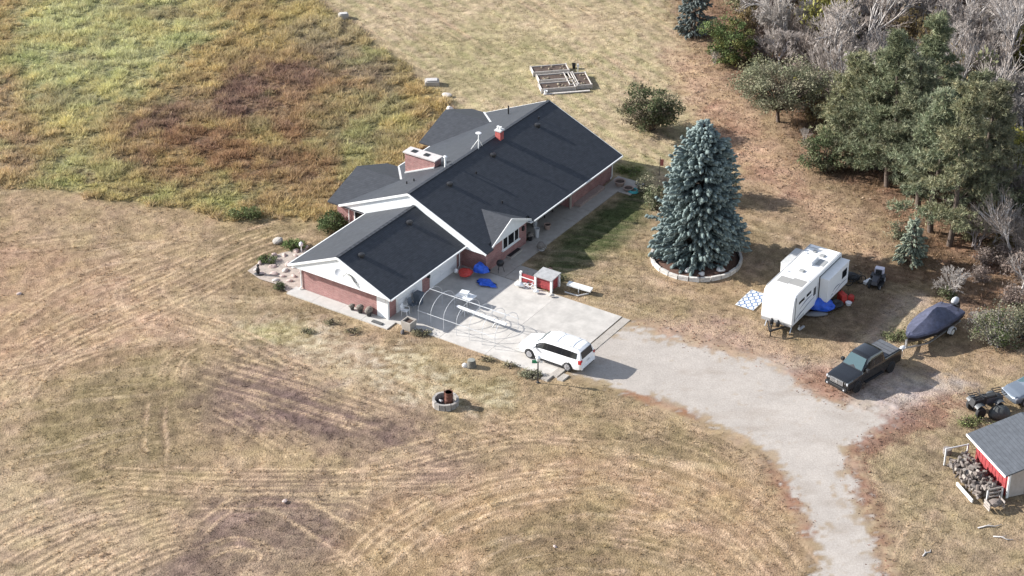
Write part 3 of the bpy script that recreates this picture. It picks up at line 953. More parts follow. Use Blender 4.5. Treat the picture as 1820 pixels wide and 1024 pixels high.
# boxed gable ends
part(MB(H3).prism([(-4.6, ZE - 0.14), (4.6, ZE - 0.14), (0, ZR - 0.11)], 0.05, 0.75, 'x'), "gable_siding", M_SIDING)
part(MB(H3).prism([(RE + 0.1, mz(RE) - 0.16), (FE - 0.1, mz(FE) - 0.16), (MV, MZ - 0.11)], U0 + 0.05, 10.25, 'x'), "gable_siding", M_SIDING)
part(MB(H3).prism([(RE + 0.1, mz(RE) - 0.16), (FE - 0.1, mz(FE) - 0.16), (MV, MZ - 0.11)], 28.9, U1 - 0.05, 'x'), "gable_siding", M_SIDING)
# fascia boards and gutters
def board(a, b, name="fascia", w=0.05, h=0.17, m=M_WHITE):
    return part(MB(H3).bar(a, b, w, h), name, m)
dz = -0.085
def rake(u, v0, z0, v1, z1):
    board((u, v0, z0 + dz), (u, v1, z1 + dz))
rake(-0.03, -4.73, ZE, 0, ZR); rake(-0.03, 4.73, ZE, 0, ZR)
rake(U0 - 0.03, RE, mz(RE), MV, MZ); rake(U0 - 0.03, FE, mz(FE), MV, MZ)
rake(U1 + 0.03, RE, mz(RE), MV, MZ); rake(U1 + 0.03, FE, mz(FE), MV, MZ)
board((DU - DH, DV + 0.03, DZ - DH * .46 + dz), (DU, DV + 0.03, DZ + dz)); board((DU + DH, DV + 0.03, DZ - DH * .46 + dz), (DU, DV + 0.03, DZ + dz))
gut = dict(name="gutter", w=0.11, h=0.11, m=M_WHITE)
board((0, 4.77, ZE - 0.09), (10.0, 4.77, ZE - 0.09), **gut)
board((0, -4.77, ZE - 0.09), (10.0, -4.77, ZE - 0.09), **gut)
board((16.1, FE + 0.07, mz(FE) - 0.09), (U1, FE + 0.07, mz(FE) - 0.09), **gut)
board((17.6, RE - 0.07, mz(RE) - 0.09), (22, RE - 0.07, mz(RE) - 0.09), **gut)
# soffits
part(MB(H3).box(0.75, 10.0, 3.98, 4.68, ZE - 0.2, ZE - 0.14), "soffit", M_WHITE)
part(MB(H3).box(0.75, 10.0, -4.68, -3.98, ZE - 0.2, ZE - 0.14), "soffit", M_WHITE)
part(MB(H3).box(15.8, 28.9, 4.0, FE - 0.02, mz(FE) - 0.2, mz(FE) - 0.15), "soffit", M_WHITE)
part(MB(H3).box(10.3, 28.9, RE + 0.02, -6.6, mz(RE) - 0.2, mz(RE) - 0.15), "soffit", M_WHITE)
# downspouts
for (u, v, z) in [(0.6, -4.05, 2.15), (10.08, -6.78, 2.15), (28.9, 6.12, 2.0), (9.7, 4.06, 2.05)]:
    part(MB(H3).tube([(u, v - (.55 if v < 0 else -.5), z), (u, v, z - 0.25), (u, v, 0.25), (u - 0.25, v, 0.1)], 0.05, 6), "downspout", M_WHITE)
# garage doors on the drive side, with a brick pier and a lamp between them
def garage_door(u0, u1):
    d = part(MB(H3).box(u0 - 0.12, u1 + 0.12, 3.985, 4.03, 0.03, 2.03), "garage_door", M_WHITE)
    for i in range(4):
        z0 = 0.07 + i * 0.475
        b = MB(H3).box(u0, u1, 4.03, 4.055, z0, z0 + 0.455)
        n = max(3, int((u1 - u0) / 0.9))
        for j in range(n):
            a = u0 + (u1 - u0) * (j + 0.12) / n
            c = u0 + (u1 - u0) * (j + 0.88) / n
            b.box(a, c, 4.056, 4.07, z0 + 0.08, z0 + 0.38)
        part(b, "panel", M_WPLAS, d)
garage_door(1.75, 4.75)
garage_door(6.0, 9.25)
lp = part(MB(H3).box(5.3, 5.42, 3.99, 4.25, 1.62, 1.68).lathe([(0.02, 1.30), (0.13, 1.36), (0.15, 1.55), (0.05, 1.66)], 10, (5.36, 4.28, 0)), "wall_lamp", M_BLACK)
# side door at the garage corner
sd = part(MB(H3).box(0.6, 0.648, 3.02, 3.95, 0.03, 2.05), "side_door", M_WHITE)
part(MB(H3).box(0.575, 0.598, 3.12, 3.85, 0.12, 1.95), "door_leaf", M_WPLAS, sd)
part(MB(H3).box(0.53, 0.73, 3.94, 4.06, 0.02, 2.08), "corner_board", M_WHITE)
# bay window with three panes
w = part(MB(H3).box(12.35, 14.6, 6.2, 6.27, 1.0, 2.02), "window", M_WHITE)
for a, b in [(12.45, 12.97), (13.09, 13.87), (13.99, 14.5)]:
    part(MB(H3).box(a, b, 6.271, 6.285, 1.09, 1.94), "pane", M_GLASS, w)
part(MB(H3).box(12.25, 14.7, 6.2, 6.36, 0.92, 1.0), "sill", M_WHITE, w)
for a in (13.03, 13.93):
    part(MB(H3).box(a - 0.05, a + 0.05, 6.271, 6.3, 1.01, 2.01), "mullion", M_WHITE, w)
part(MB(H3).box(15.1, 15.32, 6.2, 6.34, 1.45, 1.8), "porch_lamp", M_BLACK)
bw = part(MB(H3).box(12.9, 14.6, 6.21, 6.65, -0.02, 0.22), "window_well", M_CONC2)
part(MB(H3).box(13.0, 14.5, 6.22, 6.55, 0.221, 0.235), "well_cover", M_DARK, bw)
# recessed entrance: dark clad wall, door, windows
part(MB(H3).box(15.8, 22.5, 4.11, 4.16, 0.03, 2.05), "entry_cladding", mat("dark_cladding", (0.035, 0.032, 0.032), 0.7, var=0.2))
d = part(MB(H3).box(18.7, 19.7, 4.165, 4.21, 0.05, 2.02), "front_door", mat("brown_door", (0.06, 0.035, 0.028), 0.5))
part(MB(H3).box(19.55, 19.62, 4.212, 4.26, 0.95, 1.1), "handle", M_STEEL, d)
for a, b in [(16.3, 18.2), (20.2, 22.2)]:
    wv = part(MB(H3).box(a, b, 4.165, 4.2, 0.55, 1.9), "entry_window", mat("bronze_frame", (0.05, 0.045, 0.04), 0.5))
    n = 2
    for i in range(n):
        x0 = a + 0.07 + (b - a - 0.07) * i / n
        part(MB(H3).box(x0, x0 + (b - a) / n - 0.1, 4.202, 4.215, 0.63, 1.82), "pane", M_GLASS, wv)
part(MB(H3).box(22.42, 22.62, 6.0, 6.1, 0.03, 2.0), "corner_trim", mat("beige_trim", (0.35, 0.30, 0.26), 0.7))
part(MB(H3).box(23.1, 26.9, 6.06, 6.62, 0.0, 0.32), "planter_wall", mat("planter_brick", (0.33, 0.25, 0.22), 0.9, var=0.2))
part(MB(H3).box(22.9, 28.4, 6.051, 6.06, 1.75, 1.95), "wall_band", M_BRICK)
w2 = part(MB(H3).box(10.1, 10.148, -6.3, -5.2, 0.9, 1.9), "window", M_WHITE)
part(MB(H3).box(10.09, 10.099, -6.2, -5.3, 0.98, 1.82), "pane", M_GLASS, w2)
# chimneys
ch = part(MB(H3).box(15.2, 16.05, -4.95, -2.05, 2.6, 5.12), "chimney", M_BRICK)
part(MB(H3).box(15.08, 16.17, -5.07, -1.93, 5.12, 5.22), "cap", mat("pale_cap", (0.50, 0.46, 0.44), 0.9, var=0.15, scale=4), ch)
for v in (-4.3, -3.1):
    part(MB(H3).box(15.4, 15.85, v - 0.22, v + 0.22, 5.222, 5.26), "flue", M_DARK, ch)
part(MB(H3).bar((15.14, -4.95, mz(-4.95) + 0.08), (15.14, -2.05, mz(-2.05) + 0.08), 0.12, 0.1), "flashing", M_LGREY, ch)
c2 = part(MB(H3).box(21.35, 21.85, -0.45, 0.05, 4.6, 5.72), "chimney", mat("bright_brick", (0.42, 0.10, 0.09), 0.85, var=0.25, scale=8))
part(MB(H3).box(21.29, 21.91, -0.51, 0.11, 5.72, 5.82), "cap", M_LGREY, c2)
for v in (-0.32, -0.08):
    part(MB(H3).lathe([(0.09, 5.82), (0.09, 6.0), (0.11, 6.02), (0.11, 6.08)], 10, (21.6, v, 0)), "pot", M_WHITE, c2)
# aerial on a tripod, vent stack, roof vents
an = part(MB(H3).tube([(18.9, -0.4, 5.1), (18.95, -0.4, 6.45)], 0.05, 6).tube([(18.9, -1.1, 4.95), (18.94, -0.4, 6.0)], 0.03, 5).tube([(19.5, -0.4, 5.15), (18.94, -0.4, 6.0)], 0.03, 5), "aerial_mast", M_WHITE)
part(MB(H3).lathe([(0.02, -0.06), (0.18, -0.03), (0.24, 0.03), (0.16, 0.06), (0.02, 0.08)], 12, (18.93, -0.4, 6.5)), "dish", M_WPLAS, an)
vs = part(MB(H3).lathe([(0.085, 4.8), (0.085, 5.85)], 10, (15.1, -0.95, 0)), "vent_stack", M_WHITE)
part(MB(H3).lathe([(0.15, 5.83), (0.17, 5.9), (0.05, 5.97)], 10, (15.1, -0.95, 0)), "cowl", M_WPLAS, vs)
for i, (u, v) in enumerate([(13.27, 0.75), (19.3, 0.75), (25.8, 0.75), (16.3, 1.15), (26.7, 0.3), (12.2, -2.6), (12.6, -2.2), (15.4, 4.2)]):
    z = mz(v)
    if i < 3:
        q = part(MB(H3).lathe([(0.2, z - 0.12), (0.2, z + 0.10), (0.26, z + 0.12), (0.24, z + 0.22), (0.08, z + 0.27)], 10, (u, v, 0)), "roof_vent", M_BLACKM)
    else:
        q = part(MB(H3).lathe([(0.06, z - 0.1), (0.06, z + 0.22)], 8, (u, v, 0)), "vent_pipe", M_BLACKM)
for (u, v) in [(1.65, 0.95), (7.65, 0.95)]:
    z = ZR - (ZR - ZE) / 4.7 * abs(v)
    part(MB(H3).lathe([(0.2, z - 0.12), (0.2, z + 0.10), (0.26, z + 0.12), (0.24, z + 0.22), (0.08, z + 0.27)], 10, (u, v, 0)), "roof_vent", M_BLACKM)
part(MB(H3).lathe([(0.06, 4), (0.06, 4.75)], 8, (27.6, -3.3, 0)), "vent_pipe", M_BLACKM)
# satellite dish on the garage gable
ds = part(MB(H3).tube([(0.05, 0.75, 3.15), (-0.3, 0.75, 3.05), (-0.35, 0.75, 3.2)], 0.025, 6), "satellite_dish", M_LGREY)
dish = MB().lathe([(0.0, 0.0), (0.12, 0.01), (0.26, 0.045), (0.28, 0.06), (0.25, 0.055), (0.12, 0.025), (0.0, 0.015)], 16)
part(dish, "reflector", mat("dish_grey", (0.42, 0.43, 0.45), 0.5), ds, loc=(-0.35, -0.35, 3.3), rot=(R(10), R(-60), 0))
part(MB(H3).tube([(-0.02, 1.0, 3.2), (-0.02, 1.35, 3.05), (-0.02, 1.5, 2.75), (-0.02, 1.75, 2.7)], 0.03, 5), "cable", M_BLACK, ds)
# ------------------------------------------------------------------ vehicles
def sharp(o, ang=35):
    o.data.polygons.foreach_set("use_smooth", [True] * len(o.data.polygons))
    o.data.set_sharp_from_angle(angle=R(ang))
    return o
def st_at(st, x):
    for i in range(len(st) - 1):
        a, b = st[i], st[i + 1]
        if a[0] >= x >= b[0]:
            t = (a[0] - x) / (a[0] - b[0] + 1e-9)
            return [a[k] + (b[k] - a[k]) * t for k in range(6)]
    return list(st[0] if x > st[0][0] else st[-1])
def ring(s):
    x, w, zb, zl, zt, wt = s
    hgt = zt - zl
    return [(x, w * 0.80, zb), (x, w * 0.97, zb + 0.08), (x, w, zb + 0.3 * (zl - zb)), (x, w * 0.995, zl - 0.10), (x, w * 0.965, zl),
            (x, wt + (w * 0.965 - wt) * 0.22, zl + hgt * 0.78), (x, wt * 0.94, zl + hgt * 0.95), (x, wt * 0.72, zt), (x, 0, zt + 0.025)]
def loft(st, n=40):
    xs = sorted(set([round(s[0], 4) for s in st] + [round(st[0][0] + (st[-1][0] - st[0][0]) * i / n, 4) for i in range(n + 1)]), reverse=True)
    mb = MB()
    rings = []
    for x in xs:
        r = ring(st_at(st, x))
        rings.append(r + [(p[0], -p[1], p[2]) for p in r[-2::-1]])
    m = len(rings[0])
    vs = [p for r in rings for p in r]
    fs = []
    for i in range(len(xs) - 1):
        for k in range(m - 1):
            fs.append((i * m + k, i * m + k + 1, (i + 1) * m + k + 1, (i + 1) * m + k))
        fs.append((i * m + m - 1, i * m, (i + 1) * m, (i + 1) * m + m - 1))
    fs.append(tuple(range(m)))
    fs.append(tuple(range((len(xs) - 1) * m, len(xs) * m)))
    return mb.add(vs, fs)
def side_pane(st, x0, x1, t0, t1, side, off=0.012):
    mb = MB()
    n = 5
    vs = []
    for i in range(n + 1):
        x = x0 + (x1 - x0) * i / n
        r = ring(st_at(st, x))
        a, b = Vector(r[4]), Vector(r[5])
        for t in (t0, t1):
            p = a.lerp(b, t)
            vs.append((p.x, side * (p.y + off), p.z))
    return mb.add(vs, [(2 * i, 2 * i + 2, 2 * i + 3, 2 * i + 1) for i in range(n)])
def wheel(parent, x, y, r=0.34, w=0.22, rim=None, spokes=5):
    s = 1 if y > 0 else -1
    t = MB().lathe([(r * 0.62, -w / 2), (r * 0.9, -w / 2), (r, -w * 0.3), (r, w * 0.3), (r * 0.9, w / 2), (r * 0.62, w / 2)], 22, (0, 0, 0), 'y')
    o = t.build("wheel", M_RUBBER, parent, True, loc=(x, y, r))
    o.data.set_sharp_from_angle(angle=R(40))
    q = MB().lathe([(r * 0.66, s * w * 0.5), (r * 0.66, s * (w * 0.5 + .012)), (r * 0.56, s * (w * 0.5 + .004)), (0.001, s * (w * 0.5 + .004))], 18, (0, 0, 0), 'y')
    for k in range(spokes):
        a = 2 * math.pi * k / spokes
        q.bar((0, s * (w * 0.5 + .012), 0), (math.cos(a) * r * 0.6, s * (w * 0.5 + .012), math.sin(a) * r * 0.6), 0.015, 0.07)
    q.build("rim", rim or M_ALLOY, o)
    return o
def arch(parent, x, y, r):
    s = 1 if y > 0 else -1
    pts = [(x + math.cos(a) * r, max(0.2, r * 0.86 + math.sin(a) * r)) for a in [math.pi * k / 12 for k in range(-1, 14)]]
    MB().prism(pts, y, y + s * 0.012, 'y').build("wheel_arch", M_BLACK, parent)

white_car = mat("white_car_paint", (0.80, 0.80, 0.80), 0.25, coat=0.6)
black_car = mat("black_car_paint", (0.008, 0.0085, 0.01), 0.22, coat=0.8)
grey_car = mat("grey_car_paint", (0.16, 0.19, 0.23), 0.28, metal=0.3, coat=0.6)
glass_blue = mat("windscreen_glass", (0.05, 0.09, 0.10), 0.05, spec=0.8)

# minivan on the apron
van = thing("minivan", "white minivan with dark side glass parked across the concrete apron", "van", (3.12, 119.2, 0.05), R(147))
van.scale = (1.02, 1.03, 1.05)
VS = [(2.58, .62, .38, .58, .66, .5), (2.50, .82, .27, .66, .76, .66), (2.25, .94, .22, .76, .88, .76), (1.95, .98, .21, .84, .97, .80), (1.45, .99, .21, .96, 1.07, .84), (0.72, .995, .21, 1.02, 1.60, .72), (0.45, .995, .21, 1.03, 1.68, .74),
      (-0.3, 1.0, .21, 1.05, 1.74, .76), (-1.4, 1.0, .21, 1.07, 1.74, .76), (-2.15, .985, .23, 1.09, 1.69, .74), (-2.36, .97, .26, 1.09, 1.60, .74), (-2.5, .95, .3, 1.06, 1.16, .84), (-2.58, .90, .36, .86, .92, .82)]
sharp(loft(VS).build("body", white_car, van), 38)
for s in (1, -1):
    for a, b in [(1.12, 0.2), (0.17, -1.0), (-1.03, -2.2)]:
        side_pane(VS, a, b, 0.08, 0.92, s).build("side_window", M_GLASS, van)
    side_pane(VS, 1.1, -2.18, 0.05, 0.93, s, 0.007).build("window_trim", M_BLACK, van)
    MB().bar((2.30, s * 0.80, 0.72), (2.48, s * 0.62, 0.66), 0.22, 0.12).build("headlight", mat("lamp_lens", (0.55, 0.57, 0.6), 0.15, spec=0.8), van)
    MB().box(-2.575, -2.36, s * 0.83 - 0.10, s * 0.83 + 0.14, 0.80, 1.08).build("tail_light", mat("red_lens", (0.38, 0.02, 0.02), 0.25), van)
    MB().blob((1.15, s * 1.09, 1.05), (0.1, 0.12, 0.09), 3, 2, 0.1).build("mirror", white_car, van, True)
    MB().bar((0.2, s * 0.62, 1.79), (-2.0, s * 0.62, 1.79), 0.04, 0.03).build("roof_rail", M_LGREY, van)
    MB().bar((0.0, s * 1.006, 0.80), (-2.0, s * 1.0, 0.84), 0.012, 0.018).build("door_track", M_LGREY, van)
    MB().box(0.8, -1.35, s * 0.93, s * 1.004, 0.17, 0.24).build("sill_trim", M_BLACK, van)
for s in (1, -1):
    for x, y in ((1.56, 0.86), (-1.52, 0.86)):
        arch(van, x, s * 0.982, 0.40)
        wheel(van, x, s * 0.925, 0.345, 0.22)
MB().hexa([(1.36, -.72, 1.10), (1.36, .72, 1.10), (0.80, .60, 1.575), (0.80, -.60, 1.575), (1.38, -.72, 1.12), (1.38, .72, 1.12), (0.82, .60, 1.595), (0.82, -.60, 1.595)]).build("windscreen", glass_blue, van)
MB().hexa([(-2.515, -.70, 1.10), (-2.515, .70, 1.10), (-2.375, .64, 1.57), (-2.375, -.64, 1.57), (-2.53, -.70, 1.10), (-2.53, .70, 1.10), (-2.395, .64, 1.58), (-2.395, -.64, 1.58)]).build("rear_window", M_GLASS, van)
MB().box(-2.64, -2.48, -.88, .88, .34, .60).build("rear_bumper", white_car, van, bevel=0.05)
MB().box(-2.645, -2.63, -.7, .7, .36, .42).build("bumper_step", M_BLACK, van)
MB().box(-2.60, -2.575, -.17, .17, .74, .86).build("number_plate", M_LGREY, van)
for x in (-0.3, -1.5):
    MB().bar((x, -.62, 1.82), (x, .62, 1.82), 0.04, 0.025).build("roof_bar", M_LGREY, van)

# pickup truck
truck = thing("pickup_truck", "black crew cab pickup truck with covered bed parked ahead of the boat", "pickup truck", (24.5, 116.85, 0), R(222.7))
truck.scale = (1, 1, 1.1)
TS = [(2.95, .86, .45, .98, 1.06, .78), (2.86, .96, .38, 1.02, 1.11, .84), (2.4, .99, .36, 1.08, 1.17, .86), (1.42, 1.0, .36, 1.16, 1.24, .88), (1.36, 1.0, .36, 1.17, 1.27, .88), (0.62, 1.0, .36, 1.20, 1.92, .74), (0.4, 1.0, .36, 1.21, 1.98, .76),
      (-0.75, 1.0, .36, 1.22, 1.99, .77), (-0.98, 1.0, .36, 1.22, 1.94, .76), (-1.10, 1.0, .38, 1.23, 1.34, .90), (-1.12, 1.0, .38, 1.28, 1.335, .93), (-2.9, .99, .40, 1.29, 1.345, .93), (-2.96, .97, .45, 1.25, 1.30, .90)]
sharp(loft(TS).build("body", black_car, truck), 30)
for s in (1, -1):
    for a, b in [(0.95, 0.12), (0.04, -0.85)]:
        side_pane(TS, a, b, 0.12, 0.86, s).build("side_window", M_GLASS, truck)
    for x in (1.86, -1.84):
        arch(truck, x, s * 0.985, 0.48)
        wheel(truck, x, s * 0.915, 0.41, 0.27, rim=mat("black_rim", (0.04, 0.04, 0.042), 0.4, metal=0.4), spokes=6)
    MB().box(2.72, 2.95, s * 0.78 - 0.14, s * 0.78 + 0.14, 0.86, 1.02).build("headlight", mat("lamp_lens", (0.55, 0.57, 0.6), 0.15), truck)
    MB().box(0.9, 1.12, s * 1.10 - 0.12, s * 1.10 + 0.12, 1.22, 1.44).build("mirror", M_BLACK, truck, bevel=0.03)
    MB().box(-2.97, -2.93, s * 0.86 - 0.08, s * 0.86 + 0.08, 0.85, 1.2).build("tail_light", mat("red_lens", (0.38, 0.02, 0.02), 0.25), truck)
    MB().box(-0.95, 1.05, s * 0.98, s * 1.10, 0.42, 0.48).build("running_board", M_BLACK, truck)
    for x in (0.05, -0.9):
        MB().box(x - 0.1, x + 0.06, s * 1.0, s * 1.02, 1.06, 1.1).build("door_handle", M_BLACK, truck)
MB().hexa([(1.30, -.80, 1.30), (1.30, .80, 1.30), (0.70, .68, 1.88), (0.70, -.68, 1.88), (1.33, -.80, 1.31), (1.33, .80, 1.31), (0.72, .68, 1.90), (0.72, -.68, 1.90)]).build("windscreen", glass_blue, truck)
MB().hexa([(-1.0, -.66, 1.88), (-1.0, .66, 1.88), (-1.12, .72, 1.38), (-1.12, -.72, 1.38), (-1.02, -.66, 1.89), (-1.02, .66, 1.89), (-1.14, .72, 1.39), (-1.14, -.72, 1.39)]).build("rear_window", M_GLASS, truck)
cover = MB().box(-2.85, -1.18, -.84, .84, 1.352, 1.385).build("bed_cover", mat("vinyl_cover", (0.10, 0.105, 0.115), 0.6, var=0.15), truck)
for x in (-1.6, -2.02, -2.44):
    MB().box(x - .012, x + .012, -.82, .82, 1.386, 1.396).build("rib", M_BLACK, cover)
MB().box(2.94, 3.0, -.55, .55, .72, 1.03).build("grille", M_STEEL, truck)
gr = truck.children[-1]
for k in range(4):
    MB().box(3.001, 3.012, -.5, .5, .76 + k * .07, .785 + k * .07).build("grille_bar", M_BLACK, gr)
MB().lathe([(0.0, 3.013), (0.09, 3.013), (0.09, 3.02)], 12, (0, 0, .9), 'x').build("badge", M_STEEL, gr)
MB().box(2.93, 3.08, -.93, .93, .42, .66).build("front_bumper", M_BLACKM, truck, bevel=0.04)
for s in (1, -1):
    MB().lathe([(0.06, 3.081), (0.06, 3.09)], 10, (0, s * .72, .54), 'x').build("fog_lamp", mat("lamp_lens", (0.55, 0.57, 0.6), 0.15), truck)
MB().box(-3.1, -2.94, -.9, .9, .48, .68).build("rear_bumper", M_STEEL, truck, bevel=0.03)

# half-seen car at the picture's right
SS = [(2.2, .62, .35, .58, .66, .5), (2.1, .82, .27, .66, .76, .7), (1.7, .90, .24, .80, .92, .78), (0.95, .92, .22, .92, 1.02, .80), (0.25, .92, .22, .97, 1.42, .64), (-0.6, .92, .22, .98, 1.52, .64), (-1.4, .92, .22, 1.0, 1.42, .62), (-2.0, .9, .26, 1.0, 1.12, .74), (-2.2, .84, .32, .86, .94, .7)]
car = thing("parked_car", "grey car with white flank nosing in beyond the shed roof", "car", G(1789, 716) + Vector((2.0, .93, 0)), R(205))
sharp(loft(SS).build("body", grey_car, car), 38)
for s in (1, -1):
    side_pane(SS, 0.3, -1.5, 0.12, 0.86, s).build("side_window", M_GLASS, car)
    for x in (1.35, -1.35):
        arch(car, x, s * 0.915, 0.38)
        wheel(car, x, s * 0.84, 0.32, 0.2)
    MB().box(1.95, 2.12, s * .68 - .13, s * .68 + .13, .62, .74).build("headlight", mat("lamp_lens", (0.55, 0.57, 0.6), 0.15), car)
    MB().box(-1.2, 1.0, s * .905, s * .925, .38, .62).build("flank_trim", white_car, car)
MB().hexa([(.88, -.7, 1.03), (.88, .7, 1.03), (.34, .58, 1.38), (.34, -.58, 1.38), (.9, -.7, 1.05), (.9, .7, 1.05), (.36, .58, 1.4), (.36, -.58, 1.4)]).build("windscreen", glass_blue, car)

# travel trailer
rv = thing("travel_trailer", "white travel trailer with side slide outs parked beside the ringed spruce", "caravan", (21.35, 126.35, 0), R(237))
rv_white = mat("rv_white", (0.79, 0.79, 0.78), 0.35, var=0.03, scale=2)
rv_roofm = mat("rv_membrane", (0.80, 0.79, 0.77), 0.7, var=0.06, scale=3)
prof = [(4.05, .75), (4.14, 1.1), (4.12, 1.9), (4.0, 2.75), (3.88, 3.08), (3.7, 3.2), (-3.75, 3.2), (-3.95, 3.05), (-4.05, 2.0), (-4.05, .75)]
sharp(MB().prism(prof, -1.24, 1.24, 'y').build("body", rv_white, rv, bevel=0.05), 40)
MB().box(-3.72, 3.45, -1.16, 1.16, 3.203, 3.225).build("roof_membrane", rv_roofm, rv)
MB().prism([(-3.74, 3.19), (-3.2, 3.24), (-3.2, 3.2), (-3.74, 3.15)], -1.17, 1.17, 'y').build("rear_roof_panel", mat("grey_membrane", (0.45, 0.45, 0.44), 0.8, var=0.1), rv)
for s in (1, -1):
    MB().bar((3.5, s * 1.25, 3.19), (-3.75, s * 1.25, 3.19), 0.04, 0.07).build("roof_trim", M_LGREY, rv)
sl = MB().box(-3.72, -0.15, 1.22, 1.98, .92, 2.78).build("slide_out", rv_white, rv, bevel=0.03)
MB().box(-3.75, -0.12, 1.2, 2.0, 2.785, 2.82).build("slide_roof", rv_roofm, sl)
MB().box(-0.148, -0.11, 1.22, 1.3, .9, 2.9).build("seal", M_BLACK, sl)
MB().box(-3.72, -0.11, 1.236, 1.252, 2.83, 2.92).build("seal", M_BLACK, sl)
wv = MB().box(-3.35, -2.55, 1.982, 2.0, 1.75, 2.4).build("window", M_BLACK, sl)
MB().box(-3.3, -2.6, 2.001, 2.008, 1.8, 2.35).build("pane", M_GLASS, sl)
def swoosh(parent, x0, x1, z0, z1, y, m, th=0.09):
    s = 1 if y > 0 else -1
    n = 10
    top, bot = [], []
    for i in range(n + 1):
        t = i / n
        x = x0 + (x1 - x0) * t
        z = z0 + (z1 - z0) * t + 0.12 * math.sin(math.pi * t)
        w = th * math.sin(math.pi * min(1, t * 0.9 + 0.08)) + 0.008
        top.append((x, z + w / 2)); bot.append((x, z - w / 2))
    MB().prism(top + bot[::-1], y, y + s * 0.006, 'y').build("graphic_stripe", m, parent)
navy = mat("navy_vinyl", (0.04, 0.05, 0.10), 0.4)
tan = mat("grey_vinyl", (0.30, 0.30, 0.32), 0.4)
swoosh(sl, -3.5, -1.4, 1.35, 1.15, 1.981, tan); swoosh(sl, -2.3, -1.0, 1.5, 1.42, 1.981, navy, 0.06); swoosh(sl, -1.2, -0.7, 1.15, 1.1, 1.981, navy, 0.05)
swoosh(rv, 0.4, 3.4, 1.55, 1.1, 1.241, tan); swoosh(rv, 0.9, 3.0, 1.95, 1.7, 1.241, navy, 0.07); swoosh(rv, 2.2, 3.8, 1.35, 1.0, 1.241, navy, 0.06)
swoosh(rv, -3.0, 3.0, 1.4, 1.1, -1.241, tan)
MB().box(0.35, 0.75, 1.24, 1.256, 1.7, 2.35).build("window", M_GLASS, rv)
MB().box(1.2, 1.95, 1.24, 1.256, 2.2, 2.42).build("window", M_GLASS, rv)
MB().box(2.3, 3.2, 1.24, 1.256, 2.2, 2.4).build("window", M_GLASS, rv)
MB().box(3.72, 3.78, 1.24, 1.262, 1.0, 3.0).build("awning_arm", M_BLACK, rv)
MB().box(0.02, 0.1, 1.24, 1.256, 0.95, 2.5).build("panel_seam", M_LGREY, rv)
MB().box(2.2, 3.1, 1.24, 1.254, 0.85, 1.05).build("storage_hatch", M_LGREY, rv)
fs = MB().box(-3.1, -0.55, -2.1, -1.22, .92, 2.86).build("slide_out", rv_white, rv, bevel=0.03)
MB().box(-3.12, -0.53, -2.12, -1.2, 2.865, 2.9).build("slide_roof", mat("grey_membrane", (0.45, 0.45, 0.44), 0.8), fs)
for x0, x1, y0, y1, z1, nm, m in [(-1.9, -0.7, -.45, .3, 3.52, "air_conditioner", M_WPLAS), (-2.0, -1.05, .38, 1.05, 3.25, "skylight", mat("smoke_dome", (0.32, 0.32, 0.31), 0.35)), (-2.7, -2.3, .1, .5, 3.33, "roof_hatch", mat("smoke_dome", (0.32, 0.32, 0.31), 0.35)),
                              (0.15, 0.55, -.2, .2, 3.33, "roof_hatch", mat("smoke_dome", (0.32, 0.32, 0.31), 0.35)), (1.5, 2.5, .0, 1.05, 3.24, "solar_panel", mat("grey_panel", (0.30, 0.29, 0.27), 0.4)), (1.7, 2.6, -.95, -.02, 3.235, "solar_panel", mat("grey_panel", (0.30, 0.29, 0.27), 0.4)),
                              (-3.0, -2.6, -.6, -.3, 3.3, "roof_hatch", mat("smoke_dome", (0.32, 0.32, 0.31), 0.35)), (1.3, 1.42, .95, 1.1, 3.3, "vent_cap", M_WPLAS), (-2.3, -2.1, -.95, -.75, 3.36, "vent_cap", M_WPLAS), (0.9, 1.05, -.9, -.75, 3.36, "vent_cap", M_WPLAS)]:
    MB().box(x0, x1, y0, y1, 3.226, z1).build(nm, m, rv, bevel=0.04)
MB().tube([(-.4, .1, 3.24), (0.0, .75, 3.26), (.1, .95, 3.26)], 0.03, 5).build("aerial", M_LGREY, rv)
MB().box(3.95, 4.14, -1.2, 1.2, .72, .95).build("front_skirt", mat("rv_diamond_plate", (0.38, 0.38, 0.38), 0.5, metal=0.3), rv)
hit = MB().bar((4.0, -.75, .62), (5.15, 0, .55), .1, .12).bar((4.0, .75, .62), (5.15, 0, .55), .1, .12).build("hitch_frame", M_BLACKM, rv)
MB().lathe([(.05, 0.02), (.05, .9), (.09, .92), (.09, 1.0)], 8, (4.95, 0, 0)).build("tongue_jack", M_BLACKM, hit)
for y in (-.25, .25):
    MB().lathe([(.02, .62), (.15, .68), (.16, 1.05), (.08, 1.15), (.03, 1.2)], 10, (4.4, y, 0)).build("gas_bottle", M_BLACKM, hit, True)
MB().box(-3.9, 3.8, -.95, .95, .55, .74).build("chassis", M_BLACK, rv)
for s in (1, -1):
    for x in (-.9, -.05):
        wheel(rv, x, s * 1.08, .34, .2, rim=M_LGREY)
for x, y in ((3.5, 1.0), (3.5, -1.0), (-3.6, 1.0), (-3.6, -1.0)):
    MB().bar((x, y, .6), (x + .35, y, .03), .06, .06).build("stabiliser", M_STEEL, rv)
MB().box(-4.075, -4.05, -.95, -.1, 1.6, 2.3).build("window", M_GLASS, rv)

